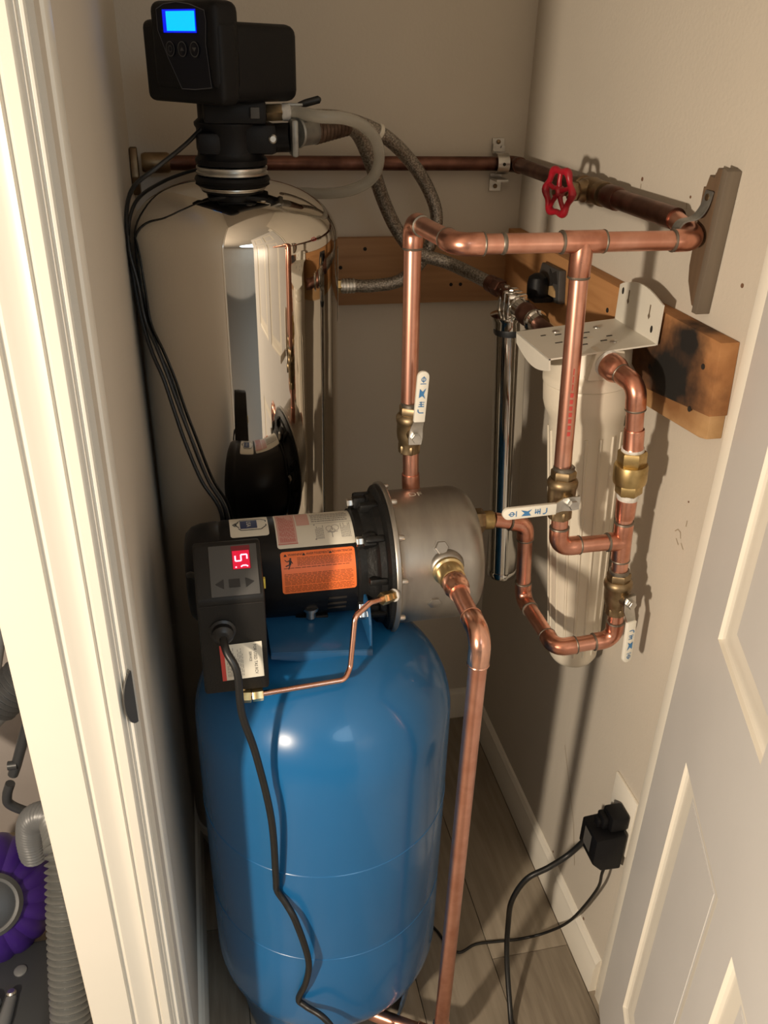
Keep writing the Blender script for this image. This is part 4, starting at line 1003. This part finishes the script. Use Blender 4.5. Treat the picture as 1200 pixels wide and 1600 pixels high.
mb = MB().lathe([(0.0165, 0), (0.0175, 0.004), (0.0175, 0.020), (0.0145, 0.024), (0.0145, 0.034)], ut + V((0.006, -0.040, 0.014)), (0.10, -1, -0.10), 20)
obj('outlet_adapter', mb, copper_old, uv)
mb = MB().lathe([(0.0180, 0), (0.0190, 0.003), (0.0190, 0.008), (0.0165, 0.011), (0.0165, 0.022)], ut + V((0.010, -0.076, 0.010)), (0.10, -1, -0.10), 20)
obj('outlet_nut', mb, chrome_uv, uv)
obj('outlet_pipe', MB().tube([ut + V((0.012, -0.09, 0.009)), ut + V((0.016, -0.14, 0.004)), (0.527, 1.12, 1.130)], 0.0115, 16), copper_old, uv)
# switch box with the black cap in the corner of the boards
sb = thing('junction_box', 'grey metal box with black plug on board behind overhead pipe', 'box', (0.57, 1.33, 1.17))
obj('metal_box', MB().prism([(1.29, 1.148), (1.375, 1.140), (1.390, 1.165), (1.375, 1.198), (1.30, 1.200)], (0.572, 0, 0), ((0, 1, 0), (0, 0, 1), (1, 0, 0)), 0.013, 0.002), M('grey_box', (0.055, 0.052, 0.05), 0.5), sb)
obj('opening', MB().prism([(1.300, 1.178), (1.318, 1.176), (1.328, 1.160), (1.336, 1.196), (1.326, 1.190), (1.310, 1.197)], (0.5705, 0, 0), ((0, 1, 0), (0, 0, 1), (1, 0, 0)), 0.002), hole_m, sb)
obj('tan_insert', MB().prism([(1.302, 1.156), (1.334, 1.154), (1.332, 1.168), (1.318, 1.172), (1.306, 1.166)], (0.569, 0, 0), ((0, 1, 0), (0, 0, 1), (1, 0, 0)), 0.004, 0.001), M('tan_insert', (0.40, 0.26, 0.12), 0.6), sb)
obj('black_cap', MB().lathe([(0.0175, 0.0), (0.0175, 0.022), (0.015, 0.032), (0.008, 0.037), (0.0, 0.038)], (0.553, 1.335, 1.151), (-0.05, 0, 1), 24), black_pl, sb)
obj('cap_base', MB().box((0.560, 1.330, 1.149), (0.040, 0.036, 0.008), 0.002), black_pl, sb)

# ------------------------------------------------------------------ white filter with bracket
wf = thing('filter_housing', 'white plastic water filter housing hanging under a white bracket', 'filter', (0.51, 1.035, 0.63))
fa = V((-0.088, 0, 1)).normalized(); f0 = V((0.5605, 1.035, 0.625))
prof = [(0.0, 0.0), (0.026, 0.001), (0.034, 0.006), (0.0385, 0.014), (0.0395, 0.024), (0.0405, 0.05), (0.046, 0.25), (0.0510, 0.40), (0.0522, 0.425), (0.0535, 0.440), (0.0590, 0.452), (0.0612, 0.462), (0.0615, 0.485), (0.0600, 0.490)]
obj('sump', MB().lathe(prof, f0, fa, 56, (False, True)), white_pl, wf)
mb = MB()
for kk in range(16):
    t = 2 * PI * kk / 16; X_, Y_, A_ = frame(fa); n = X_ * math.cos(t) + Y_ * math.sin(t)
    p0 = f0 + fa * 0.03 + n * 0.0395; p1 = f0 + fa * 0.42 + n * 0.0513
    mb.tube([p0, p1], [0.0022, 0.0026], 6)
obj('ribs', mb, white_pl, wf)
obj('cap', MB().lathe([(0.0600, 0.490), (0.0625, 0.492), (0.0625, 0.500), (0.0600, 0.504), (0.0560, 0.512), (0.0560, 0.540), (0.050, 0.548), (0.0, 0.549)], f0, fa, 56, (False, False)), white_pl, wf)
mb = MB(); cpt = f0 + fa * 0.528
mb.prism([(-0.028, -0.020), (0.028, -0.020), (0.020, 0.020), (-0.020, 0.020)], cpt + V((0, -0.035, 0)), ((1, 0, 0), (0, 0, 1), (0, -1, 0)), 0.025, 0.003)
obj('port_block', mb, white_pl, wf)
# bracket: plate from wall plate to free end, with down-turned lip
wfb = thing('filter_bracket', 'white perforated metal angle bracket screwed to the scorched board', 'bracket', (0.58, 1.03, 1.17))
bY0, bY1 = 0.976, 1.098
pI = V((0.5765, 0, 1.1775)); pO = V((0.4300, 0, 1.1640)); bd = (pO - pI).normalized(); bn = V((bd.z, 0, -bd.x)).normalized()
if bn.z < 0: bn = -bn
bl = (pO - pI).length
mb = MB().prism([(0, bY0), (bl, bY0), (bl, bY1), (0, bY1)], pI - bn * 0.002, (bd, V((0, 1, 0)), bn), 0.0022)
lipp = [(bY0, 0.0), (bY1, 0.0)] + [(bY1 - (bY1 - bY0) * k / 10, -0.016 - 0.013 * math.sin(PI * k / 10)) for k in range(11)]
mb.prism(lipp, pO - bn * 0.0, (V((0, 1, 0)), bn, -bd), 0.0022)
wp = [(bY0, 0.0), (bY0, 0.052)] + [(bY0 + 0.008 + (bY1 - bY0 - 0.016) * k / 10, 0.054 + 0.010 * math.sin(PI * k / 10)) for k in range(11)] + [(bY1, 0.050), (bY1, 0.0)]
mb.prism(wp, pI + V((0, 0, -0.0015)), (V((0, 1, 0)), UZ, V((1, 0, 0))), 0.0022)
obj('bracket_plate', mb, white_br, wfb)
mb = MB()
for (yy, zz) in ((bY0 + 0.018, 0.016), (bY1 - 0.012, 0.044)):
    mb.prism([(yy + 0.0028 * math.cos(2 * PI * k / 12), zz + 0.0048 * math.sin(2 * PI * k / 12)) for k in range(12)], pI - V((0.0005, 0, 0.0015)), (V((0, 1, 0)), UZ, V((1, 0, 0))), 0.001)
obj('screw_hole', mb, hole_m, wfb)
mb = MB()
for (yy, zz) in ((bY0 + 0.030, 0.036), (bY1 - 0.030, 0.040)):
    mb.prism([(yy - 0.0012, zz + 0.009), (yy + 0.0012, zz + 0.009), (yy + 0.0012, zz - 0.002), (yy + 0.003, zz - 0.006), (yy, zz - 0.010), (yy - 0.003, zz - 0.006), (yy - 0.0012, zz - 0.002)], pI - V((0.0004, 0, 0.0015)), (V((0, 1, 0)), UZ, V((1, 0, 0))), 0.0008)
obj('keyhole_slot', mb, M('slot_shadow', (0.16, 0.12, 0.08), 0.8), wfb)
mb = MB()
for (aa, yy, ww) in ((0.055, 1.015, 0.009), (0.085, 1.010, 0.010), (0.112, 1.03, 0.010), (0.062, 1.055, 0.009), (0.100, 1.062, 0.009), (0.120, 1.066, 0.007), (0.075, 1.035, 0.010), (0.040, 1.03, 0.008)):
    mb.box(pI + bd * aa + V((0, yy, 0)) + bn * 0.0004, (ww, 0.0022, 0.0008), 0, (bd, V((0, 1, 0)), bn))
obj('plate_slot', mb, hole_m, wfb)
for (aa, yy) in ((0.045, 1.005), (0.040, 1.070), (0.098, 1.075)):
    obj('screw_head', MB().lathe([(0.0055, 0), (0.005, 0.0015), (0, 0.0025)], pI + bd * aa + V((0, yy, 0)), bn, 14), zinc, wfb)

# ------------------------------------------------------------------ outlet, adapter, cords
oc_ = thing('outlet_cover', 'cream outlet cover plate low on the right wall', 'outlet', (0.607, 0.875, 0.42))
obj('cover', MB().box((0.6075, 0.876, 0.420), (0.005, 0.072, 0.120), 0.0015), trim_m, oc_)
pa = thing('power_adapter', 'black plug-in power adapter on outlet with thin cord', 'power adapter', (0.575, 0.86, 0.37))
obj('adapter_body', MB().prism([(0.600, 0.415), (0.548, 0.410), (0.548, 0.358), (0.565, 0.340), (0.600, 0.338)], (0, 0.838, 0), ((1, 0, 0), (0, 0, 1), (0, 1, 0)), 0.055, 0.003), black_pl, pa)
mb = MB(); rect(mb, planar((0.5475, 0.866, 0.388), (0, -1, 0), UZ, (-1, 0, 0), 0.0004), -0.012, -0.018, 0.012, 0.018); obj('adapter_label', mb, panel_m, pa, flip=False)
obj('adapter_cord', MB().tube(spline([(0.580, 0.850, 0.340), (0.578, 0.852, 0.315), (0.585, 0.868, 0.250), (0.575, 0.91, 0.12), (0.555, 0.95, 0.035), (0.51, 0.965, 0.006), (0.46, 0.970, 0.004), (0.42, 0.972, 0.004), (0.385, 0.962, 0.004), (0.365, 0.985, 0.004), (0.352, 1.02, 0.004), (0.30, 1.10, 0.004), (0.20, 1.18, 0.004)], 6), 0.0026, 10), rubber, pa)
cs = V((0.36, 0.80, 0.2))
pc = thing('pump_cable', 'thick black power cord from controller over blue tank to the outlet', 'cord', (0.02, 0.80, 0.5))
PCr = lambda ang, z, off=0.0055: V((PC.x + (PR + off) * math.cos(ang), PC.y + (PR + off) * math.sin(ang), z))
pts = [(-0.004, 0.832, 0.889), (-0.001, 0.815, 0.880), (0.009, 0.803, 0.858), (0.011, 0.797, 0.80), (0.0243, 0.7927, 0.735), (0.038, 0.7813, 0.633), (0.0402, 0.7895, 0.511), (0.0413, 0.7983, 0.4737), (0.0522, 0.790, 0.4535), (0.0642, 0.7764, 0.4276), (0.0787, 0.7675, 0.354), (0.0748, 0.776, 0.290), (0.0640, 0.7870, 0.236), (0.074, 0.7804, 0.225), (0.106, 0.754, 0.2128), (0.15, 0.72, 0.12), (0.21, 0.70, 0.03), (0.27, 0.69, 0.007), (0.35, 0.70, 0.007), (0.42, 0.76, 0.007), (0.437, 0.82, 0.012), (0.446, 0.885, 0.08), (0.449, 0.905, 0.15), (0.445, 0.895, 0.225), (0.462, 0.887, 0.285), (0.498, 0.885, 0.308), (0.535, 0.888, 0.330), (0.556, 0.875, 0.385), (0.570, 0.868, 0.422)]
obj('cable', MB().tube(spline(pts, 8), 0.0048, 12), rubber, pc)
mb = MB().box((0.588, 0.862, 0.432), (0.030, 0.034, 0.030), 0.004); mb.box((0.570, 0.866, 0.428), (0.014, 0.024, 0.022), 0.003); mb.box((0.562, 0.868, 0.424), (0.010, 0.016, 0.016), 0.003)
obj('plug', mb, black_pl, pc)

# ------------------------------------------------------------------ vacuum cleaner in the alcove
vc = thing('vacuum_cleaner', 'upright vacuum cleaner with a ribbed purple ball left of the casing', 'vacuum cleaner', (-0.45, 1.15, 0))
bc = V((-0.458, 1.156, 0.120)); BRd = 0.114
ba = V((0.20, -0.72, 0.66)).normalized()
X_, Y_, A_ = frame(ba); R = []
NS = 72
for k in range(19):
    ph = PI * (k + 0.0) / 18
    row = []
    for i in range(NS):
        t = 2 * PI * i / NS
        rr = BRd * (1 - 0.045 * (0.5 + 0.5 * math.cos(18 * t)) ** 3 * math.sin(ph) ** 0.5)
        row.append(bc + (X_ * math.cos(t) + Y_ * math.sin(t)) * rr * max(math.sin(ph), 1e-4) - A_ * rr * math.cos(ph) * 0.86)
    R.append(row)
obj('purple_ball', MB().rings(R, (False, False)), purple, vc)
obj('hub_rim', MB().lathe([(0.050, 0.076), (0.054, 0.094), (0.047, 0.104), (0.042, 0.102), (0.040, 0.096)], bc, ba, 40), vac_rim, vc)
obj('hub_cap', MB().lathe([(0.041, 0.080), (0.041, 0.0985), (0.030, 0.1015), (0.0, 0.103)], bc, ba, 32), vac_dk, vc)
mb = MB().prism([(-0.60, 0.90), (-0.345, 0.885), (-0.335, 0.93), (-0.345, 1.10), (-0.60, 1.10)], (0, 0, 0.012), ((1, 0, 0), (0, 1, 0), (0, 0, 1)), 0.05, 0.012)
obj('cleaner_head', mb, vac_dk, vc)
obj('head_bolt', MB().lathe([(0.011, 0), (0.011, 0.003), (0.008, 0.005)], (-0.402, 1.04, 0.061), (0, 0, 1), 20), vac_grey, vc)
obj('release_pedal', MB().tube([(-0.408, 0.99, 0.066), (-0.412, 0.95, 0.068), (-0.418, 0.905, 0.066)], [0.009, 0.011, 0.011], 14), vac_grey, vc)
obj('pedal_tip', MB().lathe([(0.0085, 0), (0.0085, 0.008), (0.006, 0.011)], (-0.408, 0.992, 0.066), (0, 0.3, 1), 14), zinc, vc)
obj('duct', MB().tube(spline([(-0.440, 0.99, 0.064), (-0.450, 0.95, 0.072), (-0.470, 0.90, 0.070)], 5), 0.017, 16), vac_grey, vc)
# corrugated hose: down the right side, and its upper bend behind the ball
def corr(path, r, pitch, amp):
    pts_, rad = [], []
    L = 0; n = len(path)
    tot = sum((path[i + 1] - path[i]).length for i in range(n - 1))
    steps = int(tot / pitch) * 6
    cum = [0]
    for i in range(n - 1): cum.append(cum[-1] + (path[i + 1] - path[i]).length)
    j = 0
    for k in range(steps + 1):
        s = tot * k / steps
        while j < n - 2 and cum[j + 1] < s: j += 1
        t = (s - cum[j]) / max(1e-9, cum[j + 1] - cum[j])
        pts_.append(path[j].lerp(path[j + 1], t)); rad.append(r + amp * math.cos(2 * PI * (k % 6) / 6))
    return MB().tube(pts_, rad, 20)
obj('corrugated_hose', corr(spline([(-0.300, 1.10, 0.345), (-0.290, 1.065, 0.352), (-0.284, 1.03, 0.345), (-0.285, 0.99, 0.296), (-0.287, 0.965, 0.251), (-0.289, 0.94, 0.207), (-0.291, 0.91, 0.153), (-0.293, 0.88, 0.10), (-0.300, 0.84, 0.05), (-0.33, 0.80, 0.035), (-0.38, 0.78, 0.034)], 8), 0.0290, 0.0105, 0.0042), vac_hose, vc)
obj('hose_bend', corr(spline([(-0.375, 1.17, 0.20), (-0.372, 1.165, 0.25), (-0.360, 1.155, 0.30), (-0.338, 1.14, 0.326), (-0.315, 1.12, 0.338), (-0.296, 1.09, 0.345)], 8), 0.0235, 0.008, 0.0016), vac_grey, vc)
obj('yoke_arm', MB().tube(spline([(-0.33, 1.20, 0.262), (-0.371, 1.20, 0.275), (-0.403, 1.20, 0.302), (-0.404, 1.20, 0.325), (-0.394, 1.20, 0.352)], 6), 0.0085, 12), vac_dk, vc)
wd = thing('vacuum_wand', 'dark grey vacuum wand with ribbed cuff above the purple ball', 'vacuum wand', (-0.36, 1.18, 0.55))
wa0, wa1 = V((-0.52, 1.18, 0.405)), V((-0.26, 1.18, 0.665)); wdv = (wa1 - wa0).normalized()
obj('tube', MB().tube([wa0, wa0 + wdv * 0.215], 0.030, 24), vac_grey, wd)
obj('ribbed_cuff', corr([wa0 + wdv * 0.205, wa1], 0.0335, 0.0105, 0.0025), vac_dk, wd)
bt2 = thing('hook_bar', 'black bent bar hanging beside the casing above the hose bend', 'bar', (-0.34, 1.20, 0.5))
obj('bar', MB().tube([(-0.386, 1.20, 0.372), (-0.378, 1.20, 0.39), (-0.315, 1.20, 0.56)], 0.009, 12), vac_dk, bt2)
obj('knob', MB().tube([(-0.389, 1.195, 0.398), (-0.374, 1.195, 0.398)], 0.008, 12), vac_dk, bt2)
bt3 = thing('hook_bar', 'thin dark rail at the left edge above the wand', 'bar', (-0.38, 1.3, 0.65))
obj('rail', MB().tube([(-0.44, 1.30, 0.48), (-0.37, 1.30, 0.72)], 0.009, 12), vac_dk, bt3)
obj('rail', MB().tube([(-0.415, 1.30, 0.48), (-0.345, 1.30, 0.72)], 0.007, 12), vac_grey, bt3)
